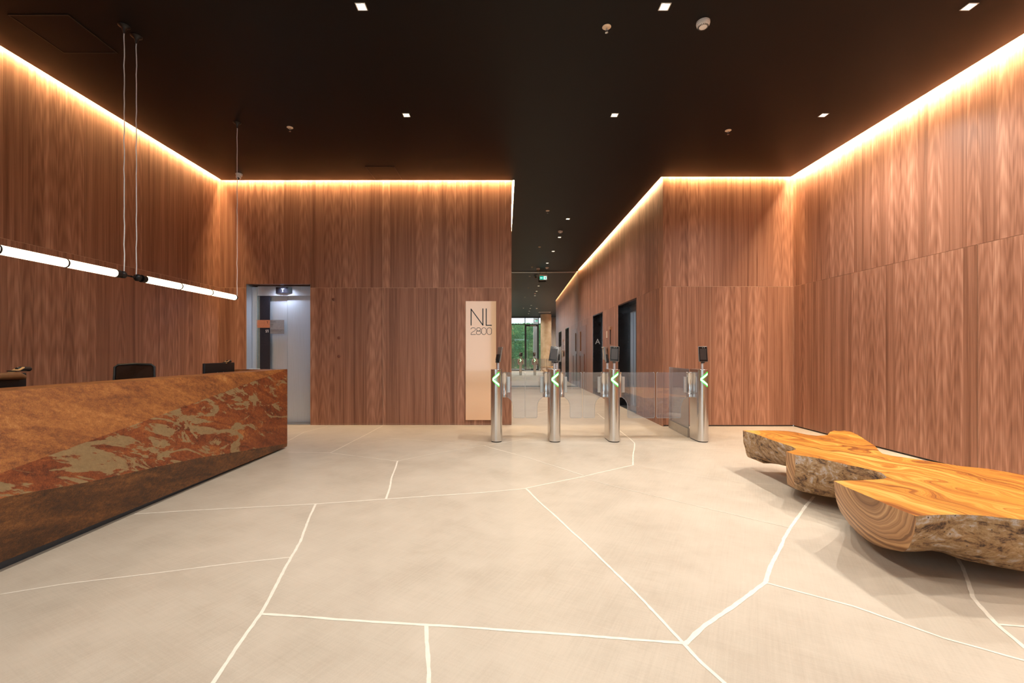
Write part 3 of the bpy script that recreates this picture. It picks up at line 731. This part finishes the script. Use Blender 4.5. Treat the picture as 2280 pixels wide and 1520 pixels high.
# ------------------------------------------------------------------ turnstiles
def half_round(w_, y0, y1, n=14):     # plan outline: round front at y0, square rear at y1
    r = w_/2; pts = [(r*math.cos(a), y0+r+r*math.sin(a)) for a in [PI+PI*k/n for k in range(n+1)]]
    return pts+[(r, y1-.02), (r-.02, y1), (-r+.02, y1), (-r, y1-.02)]
def chevron(b, r, z0, hz, flip, tone=0, w_=.020):
    # "<" bent round the front of the post; a is the angle from straight ahead
    def pt(u, z, d): a = u/r; return ((r+d)*math.sin(a), r-(r+d)*math.cos(a), z)
    n = 8
    for s in (-1, 1):
        for k in range(n):
            u = [-.055+.095*(k+i)/n for i in (0, 1)]; z = [z0+s*hz*(k+i)/n for i in (0, 1)]
            hw = w_*.72
            q = [(u[0]-hw*.0, z[0]-hw), (u[1]-hw*.0, z[1]-hw), (u[1], z[1]+hw), (u[0], z[0]+hw)]
            vs = [pt(a, c, .0008) for a, c in q]+[pt(a, c, .003) for a, c in q]
            b.add(vs, [(0,3,2,1),(4,5,6,7),(0,1,5,4),(1,2,6,5),(2,3,7,6),(3,0,4,7)], tone)
HP = 1.012; PW = .158
def make_turnstile(front_tab, rear_tab, wl, wr, label, rough_x, tilt=0.0, dotty=False):
    X = rough_x
    t = empty('turnstile', (X, 6.30, 0), label, 'turnstile', 'security turnstiles across the corridor mouth')
    MB().prism(half_round(PW, 0, .345), .012, HP).build('post', STEEL, t, smooth=True, bevel=.003)
    MB().prism(half_round(PW-.012, .006, .339), 0, .012).build('base_plinth', BLACKP, t)
    d = MB(); r = PW/2
    # dot matrix
    for i_ in range(-7, 8):
        for j in range(-9, 10):
            u = i_*.0085; z = .874+j*.0085
            if (i_+j) % 2: continue
            a = u/r; c = Vector(((r+.0004)*math.sin(a), r-(r+.0004)*math.cos(a), z))
            d.lathe([(.0026,0),(.0026,.001),(.001,.0012)], n=6, M=Matrix.Translation(c) @ Matrix.Rotation(a, 4, 'Z') @ Matrix.Rotation(PI/2, 4, 'X'))
    dm = d.build('led_dots', plain('unlit_led_dots', (.05,.16,.07), .4), t)
    b = MB(); chevron(b, r, .874, .078, 1, w_=.0185); ch = b.build('green_arrow', GREENW, t)
    b = MB(); chevron(b, r-.0006, .874, .083, 1, w_=.031); ch2 = b.build('arrow_glow_border', GREEN, t)
    for c_ in (ch, ch2): c_.location = (.0, 0, 0)
    # rear face arrow
    for nm, m_, wz, off in (('green_arrow', GREENW, .0165, .003), ('arrow_glow_border', GREEN, .024, .0015)):
        b = MB()
        for s in (-1, 1):
            b.prism([(.04, -wz*.7), (-.045, s*.08-wz*.7), (-.045, s*.08+wz*.7), (.04, wz*.7)], .345, .345+off, 0, lambda a, c, dd: (a, dd, .874+c))
        b.build(nm, m_, t)
    for s, wx in ((-1, wl), (1, wr)):
        if wx is None: continue
        hc = s*.108
        b = MB(); b.lathe([(.040,.605),(.046,.608),(.046,.66),(.0445,.662),(.0445,.91),(.046,.912),(.046,.962),(.042,.966)], c=(hc,.25,0), n=22); b.build('hinge_drum', STEEL, t, smooth=True)
        MB().box(min(hc+s*.047, hc+s*.049), max(hc+s*.047, hc+s*.049)+.0, .235, .265, .68, .895).build('drum_slot', BLACKM, t)
        x0 = hc+s*.030; x1 = hc+s*.086
        MB().box(min(x0,x1), max(x0,x1), .238, .262, .672, .898).build('glass_clamp', plain('satin_clamp', (.62,.64,.66), .35, .8), t, bevel=.003)
        a = abs(wx)   # wing reach from post centre
        R_ = .02
        poly = [(.13,.962)]
        poly += [(a-R_+R_*math.sin(q), .962-R_+R_*math.cos(q)) for q in [PI/2*k_/5 for k_ in range(6)]]
        poly += [(a-R_+R_*math.cos(q), .306+R_-R_*math.sin(q)) for q in [PI/2*k_/5 for k_ in range(6)]]
        poly += [(.255,.306),(.242,.312),(.236,.325),(.236,.47),(.228,.52),(.205,.565),(.165,.60),(.145,.615),(.13,.64)]
        poly = [(s*p[0], p[1]) for p in poly]
        wg = MB().prism(poly, .245, .255, 0, lambda p, q, r_: (p, r_, q)).build('glass_wing', WING, t)
        e = MB()
        e.tube([(p[0], .25, p[1]) for p in poly+[poly[0]]][1:-1], .0026, 5); e.build('wing_edge', GEDGE, wg)
    def tablet(y, yaw, roll, pitch, dx, facing, hp):
        p = MB(); p.tube([(dx,y,HP),(dx,y,HP+.095)], .0165, 14); p.build('screen_pole', plain('white_grey_pole', (.68,.68,.72), .3, .3), t, smooth=True)
        MB().tube([(dx,y,HP+.085),(dx,y,HP+.115)], .018, 14).build('pole_collar', BLACKP, t, smooth=True)
        M = Matrix.Translation((dx, y, HP+.21)) @ Matrix.Rotation(yaw, 4, 'Z') @ Matrix.Rotation(roll, 4, 'Y') @ Matrix.Rotation(pitch, 4, 'X')
        bd = MB().box(-.0625,.0625,-.030,-.012,-.108,.108, 0, M).build('access_screen', plain('screen_casing', (.30,.28,.26), .35, .6), t, bevel=.004)
        MB().box(-.0585,.0585,-.0315,-.029,-.1035,.1035, 0, M).build('bezel', plain('black_bezel', (.008,.008,.009), .15), bd)
        MB().box(-.044,.044,-.0325,-.0312,-.080,.072, 0, M).build('display', plain('dark_display', (.030,.025,.025), .3), bd)
        e = MB()
        for s in (-1, 1): e.lathe([(.005,0),(.005,.002),(.001,.0025)], n=10, M=M @ Matrix.Translation((s*.013+.005,-.0315,.088)) @ Matrix.Rotation(PI/2, 4, 'X'))
        e.build('camera_eyes', plain('camera_eye', (.35,.33,.30), .2), bd)
        MB().box(-.045,.045,-.012,.006,-.09,.0, 0, M).build('rear_housing', BLACKP, bd, bevel=.004)
        MB().box(-.02,.02,-.02,.012,-.125,-.06, 0, M).build('bracket', BLACKP, bd, bevel=.003)
    if front_tab: tablet(.06, *front_tab)
    if rear_tab: tablet(.29, *rear_tab)
    return t
#           yaw roll pitch dx facing
make_turnstile(None, (2.05, .0, .18, .02, 1, 0), None, .405, 'leftmost brushed steel turnstile in front of the copper sign, its screen turned sideways', -.117)
make_turnstile((-.30, .10, -.27, -.01, 1, 0), (2.95, 0, .1, .05, 1, 0), -.405, .405, 'second steel turnstile from the left, screen reflecting orange light', .702)
make_turnstile((-.12, .06, -.26, .0, 1, 0), (4.3, 0, .1, -.045, 1, 0), -.405, .625, 'third steel turnstile from the left, in front of the corridor lifts', 1.530)
make_turnstile((.0, .0, -.12, -.01, 1, 0), None, -.585, None, 'rightmost steel turnstile against the wood wall, with the side glass panel behind', 2.770)

# side glass barrier behind last turnstile
t = empty('glass_barrier', (2.70, 6.68, 0), 'clear glass side barrier on a steel rail between last turnstile and wall corner', 'barrier', None, -math.atan2(.045, .9))
MB().box(-.018, .018, 0, .90, 0, .13).build('base_rail', plain('grey_steel_rail', (.50,.47,.42), .35, .7), t, bevel=.002)
g_ = MB().box(-.005, .005, 0.0, .90, .13, 1.005).build('glass_panel', WING, t)
MB().box(-.0055,.0055,.895,.906,.13,1.005).build('glass_edge', GEDGE, g_)

# ------------------------------------------------------------------ reception desk
Y0, Y1 = .75, 5.94
def cr1(y): return 1.03-(Y1-y)*.1214
def cr2(y):
    k_ = [(.7,.60),(2.415,.477),(2.86,.416),(3.49,.357),(3.99,.313),(4.72,.215),(5.67,.095),(5.94,.062)]
    for (a, u), (c, v) in zip(k_[:-1], k_[1:]):
        if a <= y <= c: return u+(v-u)*(y-a)/(c-a)
    return k_[0][1] if y < k_[0][0] else k_[-1][1]
t = empty('reception_desk', (-3.2, 3.3, 0), 'long faceted rusted steel reception desk at the left', 'reception desk')
ox, oy = -3.2, 3.3
ys = [Y0, 1.5, 2.2, 2.48, 2.96, 3.57, 4.1, 4.74, 5.3, 5.68, Y1]
def prof(y):
    f = (Y1-y)/3.4
    return [(-2.84, 1.03), (-2.84+.14*f, cr1(y)), (-2.84+.15*f, cr2(y)), (-2.845-.02*f, .022+.035*min(1, f))]
b = MB()
PR = [prof(y) for y in ys]
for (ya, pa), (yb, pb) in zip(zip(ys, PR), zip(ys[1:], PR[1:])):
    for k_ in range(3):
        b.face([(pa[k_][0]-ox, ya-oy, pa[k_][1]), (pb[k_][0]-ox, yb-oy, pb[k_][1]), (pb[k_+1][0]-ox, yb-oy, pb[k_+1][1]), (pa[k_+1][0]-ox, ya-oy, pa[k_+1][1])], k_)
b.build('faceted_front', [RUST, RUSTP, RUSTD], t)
bx = lambda x0, x1, y0, y1, z0, z1: MB().box(x0-ox, x1-ox, y0-oy, y1-oy, z0, z1)
bx(-3.10, -2.8405, Y0, Y1-.001, 1.010, 1.0302).build('top_ledge', RUST, t, bevel=.002)
bx(-3.10, -3.08, Y0, Y1-.10, .10, 1.010).build('inner_panel', BASEB, t)
b = MB(); pf = prof(Y1); q = [(p[0], p[1]) for p in pf]+[(-3.60, .022), (-3.60, 1.03)]
b.prism([(p[0]-ox, p[1]) for p in q], Y1-.10-oy, Y1-oy, 0, lambda a, c, d_: (a, d_, c)); b.build('end_return', RUST, t, bevel=.002)
bx(-3.85, -3.11, Y0, Y1-.11, .72, .75).build('worktop', plain('dark_worktop', (.05,.035,.028), .4), t)
bx(-3.60, -3.05, Y0+.05, Y1-.12, 0, .719).build('cabinet', BASEB, t)
bx(-3.04, -2.91, Y0, Y1-.03, 0, .10).build('plinth', plain('dark_blue_grey_plinth', (.035,.04,.055), .5), t)
bx(-2.909, -2.905, Y0, Y1-.03, 0, .055).build('plinth_trim', plain('dark_steel_trim', (.05,.06,.08), .3, .5), t)

# things on / behind the desk
def monitor(x, y0, y1, ztop, label, top=False):
    ym = (y0+y1)/2; wd = y1-y0; t = empty('monitor', (x, ym, .75), label, 'monitor', None)
    zt = ztop-.75
    s_ = MB().box(-.035, -.008, -wd/2, wd/2, zt-.345, zt).build('screen_housing', BLACKP, t, bevel=.006)
    MB().box(-.038, -.035, -wd/2+.012, wd/2-.012, zt-.335, zt-.010).build('screen', plain('screen_black', (.01,.01,.012), .1), s_)
    b = MB()
    for yy in (-.055, .055):
        b.box(-.0085,-.006, yy-.004, yy+.004, zt-.115, zt-.105)
    b.build('marks', plain('grey_mark', (.35,.35,.35), .4), s_)
    if top:
        MB().tube([(.012,-wd/2+.01,zt-.018),(.012,wd/2-.07,zt-.018),(.012,wd/2-.035,zt-.03)], [.026,.026,.016], 16).build('upper_casing', plain('warm_lit_plastic', (.16,.075,.03), .35), s_, smooth=True)  # warm light on the casing is put into its brown colour
    MB().tube([(.01,0,.01),(.01,0,zt-.16)], .018, 12).build('stand_post', BLACKP, t, smooth=True)
    MB().box(-.11,.09,-.12,.12,0,.012).build('stand_foot', BLACKP, t, bevel=.004)
    return t
monitor(-3.27, 4.97, 5.52, 1.128, 'slim black computer monitor at the far end of the desk, seen from behind')
monitor(-3.27, 2.50, 3.12, 1.110, 'black computer monitor at the near end of the desk, cut by the left photo edge', True)
def webcam(x, y, z, label, s=1.0, tan=(.45,.27,.12), rz=0, rx=0):
    t = empty('webcam', (x, y, z), label, 'webcam', None, rz); t.scale = (s, s, s)
    MB().box(-.03,.03,-.03,.03,0,.006).build('clip', BLACKP, t)
    MB().box(-.022,.022,-.035,.035,.004,.012,0, Matrix.Rotation(.5, 4, 'X')).build('hinge_plate', plain('tan_plate', tan, .4), t, bevel=.002)
    MB().tube([(0,.0,.012),(0,.02,.014),(0,.075,.012),(0,.085,.012)], [.012,.015,.015,.008], 12).build('camera_body', BLACKP, t, smooth=True)
webcam(-3.29, 5.38, 1.130, 'small webcam clipped on top of the far desk monitor')
webcam(-3.31, 3.085, 1.1205, 'black webcam with tan plate on the near desk monitor', 1.1, (.7,.40,.16))
def chair(t, backw, zt, tone):
    b = MB(); pts = []
    n_ = 12
    fr = [( -backw/2+.03, .62), (-backw/2-.005, .86), (-backw/2+.0, zt-.03), (-backw/2+.03, zt-.005), (0, zt+.004), (backw/2-.03, zt-.005), (backw/2, zt-.03), (backw/2+.005, .86), (backw/2-.03, .62)]
    b.tube([(-.02-.06*((z-.6)/.5), y, z) for y, z in fr], .013, 10); b.build('back_frame', BLACKP, t, smooth=True)
    mb = MB(); g_ = 8
    mesh_m = N('mesh_fabric'); mm = mesh_m
    tr = mm.n('BsdfTransparent', ins={'Color': (1,1,1)}); df = mm.n('BsdfDiffuse', ins={'Color': tone}); mx = mm.n('MixShader'); mm.set(mx, 0, .82)
    mm.t.links.new(tr.outputs[0], mx.inputs[1]); mm.t.links.new(df.outputs[0], mx.inputs[2]); mm.t.links.new(mx.outputs[0], mm.out.inputs[0])
    poly = [(y, z) for y, z in fr]
    mb.prism(poly, -.004, .0, 0, lambda a, c, d_: (-.02-.06*((c-.6)/.5)+d_, a, c)); mb.build('back_mesh', mm.m, t)
    MB().box(-.02,.46,-.24,.24,.44,.51).build('seat', BLACKP, t, bevel=.03)
    MB().tube([(-.0,0,.64),(-.05,0,.52),(.1,0,.44)], .02, 8).build('back_stem', BLACKP, t, smooth=True)
    MB().tube([(.2,0,.44),(.2,0,.12)], [.03,.025], 12).build('gas_lift', BLACKM, t, smooth=True)
    for k_ in range(5):
        a = 2*PI*k_/5+.3; q = (.2+.29*math.cos(a), .29*math.sin(a))
        l_ = MB().tube([(.2,0,.11),(*q,.07)], [.025,.016], 8).build('leg', BLACKP, t, smooth=True)
        MB().lathe([(.001,-.012),(.026,-.012),(.026,.012),(.001,.012)], n=14, M=Matrix.Translation((*q,.028)) @ Matrix.Rotation(PI/2, 4, 'X') @ Matrix.Rotation(a, 4, 'Y')).build('caster', BLACKP, l_, smooth=True)
    for s in (-1, 1):
        MB().tube([(.1,s*.24,.5),(.1,s*.28,.66),(.02,s*.28,.69),(.26,s*.28,.69)], .014, 8).build('armrest', BLACKP, t, smooth=True)
t = empty('office_chair', (-4.28, 5.25, 0), 'black mesh-backed office chair behind the middle of the desk', 'chair', 'office chairs behind the desk')
chair(t, .36, 1.11, (.03,.018,.014)); t.rotation_euler = (0, 0, -1.0)
o = MB().box(-3.30, -3.17, 5.858, 5.90, 1.030, 1.037).build('white_card', WHITEP, bevel=.002); tag(o, 'small white card lying on the far end of the desk ledge', 'card')

# ------------------------------------------------------------------ linear pendants
PX, PZ = -3.43, 1.946; RT = .033
def pendant(y0, y1, rings, cables, label, rear_cap, front_cap, ceil_plate):
    t = empty('tube_pendant', (PX, (y0+y1)/2, PZ), label, 'pendant light', 'tube pendants over the desk'); c = (y0+y1)/2
    b = MB(); b.tube([(0, y0-c, 0), (0, y1-c, 0)], RT, 28); b.build('light_tube', TUBE, t, smooth=True)
    for yr in rings: MB().tube([(0, yr-.006-c, 0), (0, yr+.006-c, 0)], RT+.003, 28).build('ring', BLACKM, t, smooth=True)
    for yy, s, big in ((y0, -1, front_cap), (y1, 1, rear_cap)):
        b = MB()
        if big == 'round':
            b.tube([(0, yy-c, 0), (0, yy-c+s*.02, 0), (0, yy-c+s*.05, 0), (0, yy-c+s*.068, 0)], [RT+.002, RT+.002, RT*.62, RT*.2], 24)
        else:
            b.tube([(0, yy-c, 0), (0, yy-c+s*.045, 0)], [RT+.002]*2, 24); 
            b.lathe([(.001,.032),(.018,.030),(.030,.016),(.034,0),(.030,-.016),(.018,-.030),(.001,-.032)], c=(0, yy-c+s*.085, 0), n=22)
            b.tube([(0, yy-c+s*.045, 0), (0, yy-c+s*.16, 0)], .008, 10)
        b.build('end_cap', BLACKM, t, smooth=True)
    for yc in cables:
        pts = [(.002*math.sin(k_*1.7+yc*9)*(.3+.4*(k_ % 3)), yc-c+.0025*math.sin(k_*2.3+yc), .02+(H-PZ-.04)*k_/26) for k_ in range(27)]
        MB().tube(pts, .0042, 7).build('cable', plain('silver_cable', (.85,.88,.93), .4, .1), t, smooth=True)
        MB().lathe([(.008,-.07),(.014,-.045),(.022,-.022),(.040,-.010),(.048,-.004),(.048,0)], c=(0, yc-c, H-PZ), n=24).build('ceiling_rose', BLACKM, t, smooth=True)
pendant(4.335, 5.77, (4.80, 5.30), (4.235, 5.83), 'glowing white tube pendant over the far half of the desk', 'round', 'ball', None)
pendant(2.58, 4.00, (3.07, 3.55), (2.5, 4.10), 'glowing white tube pendant over the near desk half, cut by the left edge', 'ball', 'ball', None)

# ------------------------------------------------------------------ slab bench
ZT = .42
TOP = [ # (photo x, y of the top outline, bottom photo x, y or None, bottom z)
 ((1654,958),(1665,1017),.11),((1683,966),(1695,1025),.11),((1712,977),(1722,1031),.11),((1745,988),(1742,1035),.11),((1762,993),(1764,1040),.11),
 ((1773,999.5),(1778,1043),.11),((1762,1003.5),(1762,1048),.11),((1750,1004.7),(1753,1078),.09),((1770,1012),(1770,1088),.09),((1794,1015.5),(1790,1095),.09),
 ((1823,1020),(1815,1100),.09),((1851,1026),(1838,1105),.09),((1880,1033),(1858,1108),.09),((1910,1039),(1875,1111),.09),((1938,1045),(1890,1114),.09),((1962,1052),(1905,1118),.09),
 ((1975,1062),(1915,1122),.09),((1967,1066),(1908,1126),.09),((1938,1067.5),(1892,1132),.09),((1909,1069),(1885,1138),.09),((1880,1069.6),(1880,1142),.09),
 ((1857,1070.4),(1884,1150),.10),((1880,1082),(1893,1168),.09),((1910,1095),(1910,1186),.08),((1938,1106.5),(1930,1202),.075),((1962,1117),(1945,1211),.07),((1985,1127),(1962,1218),.07),((2012,1138),(1976,1221),.07),
 ((2039.7,1148.6),(2000,1224),.07),((2065,1147),(2030,1224.5),.07),((2098,1145.5),(2068,1222),.08),((2126,1145),(2095,1228),.09),((2155,1145.6),(2120,1238),.09),((2185,1147),(2150,1247),.09),((2213,1150),(2185,1254),.09),((2250,1153.5),(2230,1263),.09),
 ((2280,1157),(2275,1271),.09),((2350,1160),(2350,1278),.09),((2480,1158),(2440,1275),.09),((2570,1145),(2520,1255),.09),((2600,1120),(2560,1220),.09)]
BACK = [(2560,1100),(2480,1085),(2380,1070),(2280,1057),(2199,1043),(2141,1037.5),(2054,1024),(1985,1014),(1964.5,1009.6),
 (1957,1003),(1948,992),(1927,979),(1909.5,967.6),(1895,961),(1880,958.3),(1866,959.5),(1857,958.3),(1848,961),(1843,967.6),(1835,969),(1817,969.7),(1794,966.8),(1770,961.5),(1750,959),(1727,958),(1707,957.8),(1680,957.8)]
pts = []; bots = []
for tp, bp, bz in TOP:
    pts.append(Vector((*P(*tp, ZT), ZT))); q = P(*bp, bz); bots.append(Vector((*q, bz)))
nf = len(pts)
cen = Vector((2.95, 3.4, 0))
for tp in BACK:
    p = Vector((*P(*tp, ZT), ZT)); pts.append(p); d_ = Vector((cen.x-p.x, cen.y-p.y, 0)); d_.normalize(); q = p+d_*.13; q.z = .10; bots.append(q)
# resample
def resample(A, B, tags, step=.035):
    oa, ob, ot = [], [], []
    n = len(A)
    for i in range(n):
        j = (i+1) % n; k_ = max(1, int((A[j]-A[i]).length/step))
        for q in range(k_):
            f = q/k_; oa.append(A[i].lerp(A[j], f)); ob.append(B[i].lerp(B[j], f)); ot.append(tags[i])
    return oa, ob, ot
tags = [1 if 21 <= i <= 27 else 0 for i in range(len(pts))]
tags[6] = 1; tags[7] = 1
A, B, T_ = resample(pts, bots, tags)
n = len(A); NR = 12; b = MB(); vs = []
for j in range(NR+1):
    f = j/NR
    for i in range(n):
        e = f**1.7 if True else f
        zz = A[i].z+(B[i].z-A[i].z)*(1-(1-f)**1.25)
        x = A[i].x+(B[i].x-A[i].x)*e; y = A[i].y+(B[i].y-A[i].y)*e
        amp = 0 if T_[i] else .020*math.sin(PI*min(1, f*1.1))
        q = Vector((x*5, y*5, zz*6)); nn = noise.noise(q)+.5*noise.noise(q*2.3)
        a_ = A[(i+1) % n]-A[i-1]; nx, ny = a_.y, -a_.x; l = math.hypot(nx, ny) or 1
        if j == 0:
            jj = .004*noise.noise(Vector((x*30, y*30, 0))); vs.append((x+nx/l*jj, y+ny/l*jj, zz))
        else: vs.append((x+nx/l*nn*amp, y+ny/l*nn*amp, zz))
fs = []; ms = []
for j in range(NR):
    for i in range(n):
        k_ = (i+1) % n; fs.append((j*n+i, j*n+k_, (j+1)*n+k_, (j+1)*n+i)); ms.append(2 if T_[i] else 1)
off = Vector((2.9, 3.4, 0))
b.v = [(x-off.x, y-off.y, z) for x, y, z in vs]; b.f = [list(f) for f in fs]; b.m = ms
from mathutils.geometry import tessellate_polygon
def cap(row, mi):
    ring = [Vector(b.v[row*n+i]) for i in range(n)]
    for tri in tessellate_polygon([ring]): b.f.append([row*n+k_ for k_ in tri]); b.m.append(mi)
cap(0, 0); cap(NR, 1)
bench = empty('slab_bench', (off.x, off.y, 0), 'low live-edge wooden slab bench with orange polished top, at the right', 'bench')
# object coords must be world-like for the end grain rings
sl = b.build('slab', [SLABT, SLABS, SLABE], bench, smooth=True)
for p in sl.data.polygons:
    if p.material_index == 0: p.use_smooth = False
for (x, y) in ((2.78, 3.72), (2.95, 4.55), (3.02, 2.88), (3.35, 3.0)):
    MB().lathe([(.035,0),(.035,.10),(.03,.125)], c=(x-off.x, y-off.y, 0), n=16).build('foot', BLACKP, bench, smooth=True)

# ------------------------------------------------------------------ behind the camera: entrance, column, curtain, outside
DARKF = plain('dark_window_frame', (.02,.03,.03), .4, .4)
t = empty('window_1', (0, YF, 0), 'full height entrance glazing in dark frames', 'window'); t['kind'] = 'structure'
mull = [XL, -3.3, -1.7, -.15, 1.16, 2.21, 3.5, XR]
b = MB()
for x in mull: b.box(x-.03 if x > XL else x, x+.03 if x < XR else x, -.05, .05, 0, H)
b.box(XL, XR, -.05, .05, H-.10, H); b.box(XL, XR, -.05, .05, 3.56, 3.62); b.box(XL, 1.1, -.05, .05, 0, .06); b.box(2.3, XR, -.05, .05, 0, .06)
b.build('window_frame', DARKF, t)
for x0, x1 in zip(mull[:-1], mull[1:]):
    MB().box(x0+.03, x1-.03, -.005, .005, .06, 3.56).build('window_pane', WINDOW, t)
    MB().box(x0+.03, x1-.03, -.005, .005, 3.62, H-.10).build('window_pane', WINDOW, t)
b = MB(); b.box(1.19,1.27,.0,.04,.02,3.55); b.box(2.10,2.18,.0,.04,.02,3.55); b.box(1.27,2.10,.0,.04,3.44,3.55); b.box(1.27,2.10,0,.04,.02,.12); b.build('door_frame', DARKF, t)
MB().tube([(1.32,.08,.9),(1.32,.08,1.6)], .015, 10).build('door_handle', STEEL, t)
t = empty('closer', (1.9, YF+.06, 3.46), 'silver door closer at the top of the entrance door, seen in the glass wall', 'door closer')
MB().box(-.35,.12,-.0,.05,0,.06).build('closer_body', plain('silver_closer', (.7,.68,.62), .35, .3), t)
k = N('beige_stone'); o_ = k.n('TexCoord').outputs['Object']; f1 = k.noise(o_, 3, 4); f2 = k.noise(o_, 60, 3, .7)
STONE = k.bsdf(k.ramp(k.math('ADD', k.math('MULTIPLY', f1, .6), k.math('MULTIPLY', f2, .4)), [(.35, (.50,.36,.20)), (.65, (.72,.58,.40))]), .8, 0, bump=f2, bstr=.4)
o = MB().lathe([(.40,0),(.40,H)], c=(2.66,-.4,0), n=48).build('column', STONE, smooth=True); o['kind'] = 'structure'; tag(o, 'round beige stone column by the entrance, seen in the glass wall', 'column')
# curtain
b = MB(); A_ = []; n_ = 90
for k_ in range(n_+1):
    x = 3.05+1.75*k_/n_; y = YF+.22+.035*math.sin(k_*1.25)+.01*math.sin(k_*3.1); A_.append((x, y))
vs = [(x, y, .03) for x, y in A_]+[(x, y, H-.05) for x, y in A_]; b.add(vs, [(i, i+1, n_+2+i, n_+1+i) for i in range(n_)])
o = b.build('curtain', plain('white_curtain', (.75,.73,.70), .9), smooth=True, fix=False); sm = o.modifiers.new('thickness', 'SOLIDIFY'); sm.thickness = .004
tag(o, 'pale pleated curtain beside the round column at the entrance, seen in the glass wall', 'curtain')
# AC grille in the ceiling
t = empty('ceiling_vent', (2.45, 1.35, H), 'white slotted air diffuser in the ceiling, seen in the glass wall', 'vent')
b = MB()
for q in ((-.42,.42,-.32,-.24),(-.42,.42,.24,.32),(-.42,-.34,-.24,.24),(.34,.42,-.24,.24)): b.box(*q, -.012, 0)
b.build('frame', plain('vent_white', (.5,.5,.5), .5), t); b = MB()
for k_ in range(7): b.box(-.34,.34,-.21+k_*.065,-.185+k_*.065,-.010,-.002)
b.build('slats', plain('vent_slats', (.3,.3,.3), .5), t)
# outside ground, green wall, pillar
k = N('pavement'); o_ = k.n('TexCoord').outputs['Object']; PAVE = k.bsdf(k.ramp(k.noise(o_, 2, 4), [(.3, (.32,.30,.27)), (.7, (.45,.43,.39))]), .8)
o = MB().box(-14, 14, -16, YF-.1, -.14, -.02).build('ground', PAVE); o['kind'] = 'structure'
k = N('hedge_leaves'); o_ = k.n('TexCoord').outputs['Object']; lf = k.n('TexVoronoi', ins={'Vector': o_, 'Scale': 3.0}); nz = k.noise(o_, 1.3, 3)
HEDGE = k.bsdf(k.mix(nz, k.mix(lf.outputs['Color'], (.06,.26,.05), (.45,.70,.20)), (.10,.30,.16)), .5)
b = MB()
for k_ in range(15000):
    x = R.uniform(-.6, 4.2); z = R.uniform(0, 4.05); y = -7.2+.25*noise.noise(Vector((x*1.5, 0, z*1.5)))+R.uniform(-.08, .18)
    s = R.uniform(.04, .095); M = Matrix.Translation((x, y, z)) @ Matrix.Rotation(R.uniform(0, 6.28), 4, 'Y') @ Matrix.Rotation(R.uniform(-.9, .9), 4, 'X') @ Matrix.Rotation(R.uniform(-.6, .6), 4, 'Z')
    v_ = [M @ Vector(p) for p in ((-s*.35,0,0),(0,.01,s),(s*.35,0,0),(0,.01,-s*.5))]
    b.add(v_, [(0,1,2,3)])
b.box(-.7, 4.3, -7.7, -7.3, 0, 4.0)
o = b.build('green_wall', HEDGE, fix=False); tag(o, 'leafy green living wall outside the entrance, seen in the glass wall', 'plants', None, 'stuff')
o = MB().box(1.88, 2.3, -4.3, -3.9, -.02, 4.4).build('outside_pillar', plain('pale_render', (.72,.68,.62), .7)); tag(o, 'pale square pillar outside the entrance door, seen in the glass wall', 'pillar')
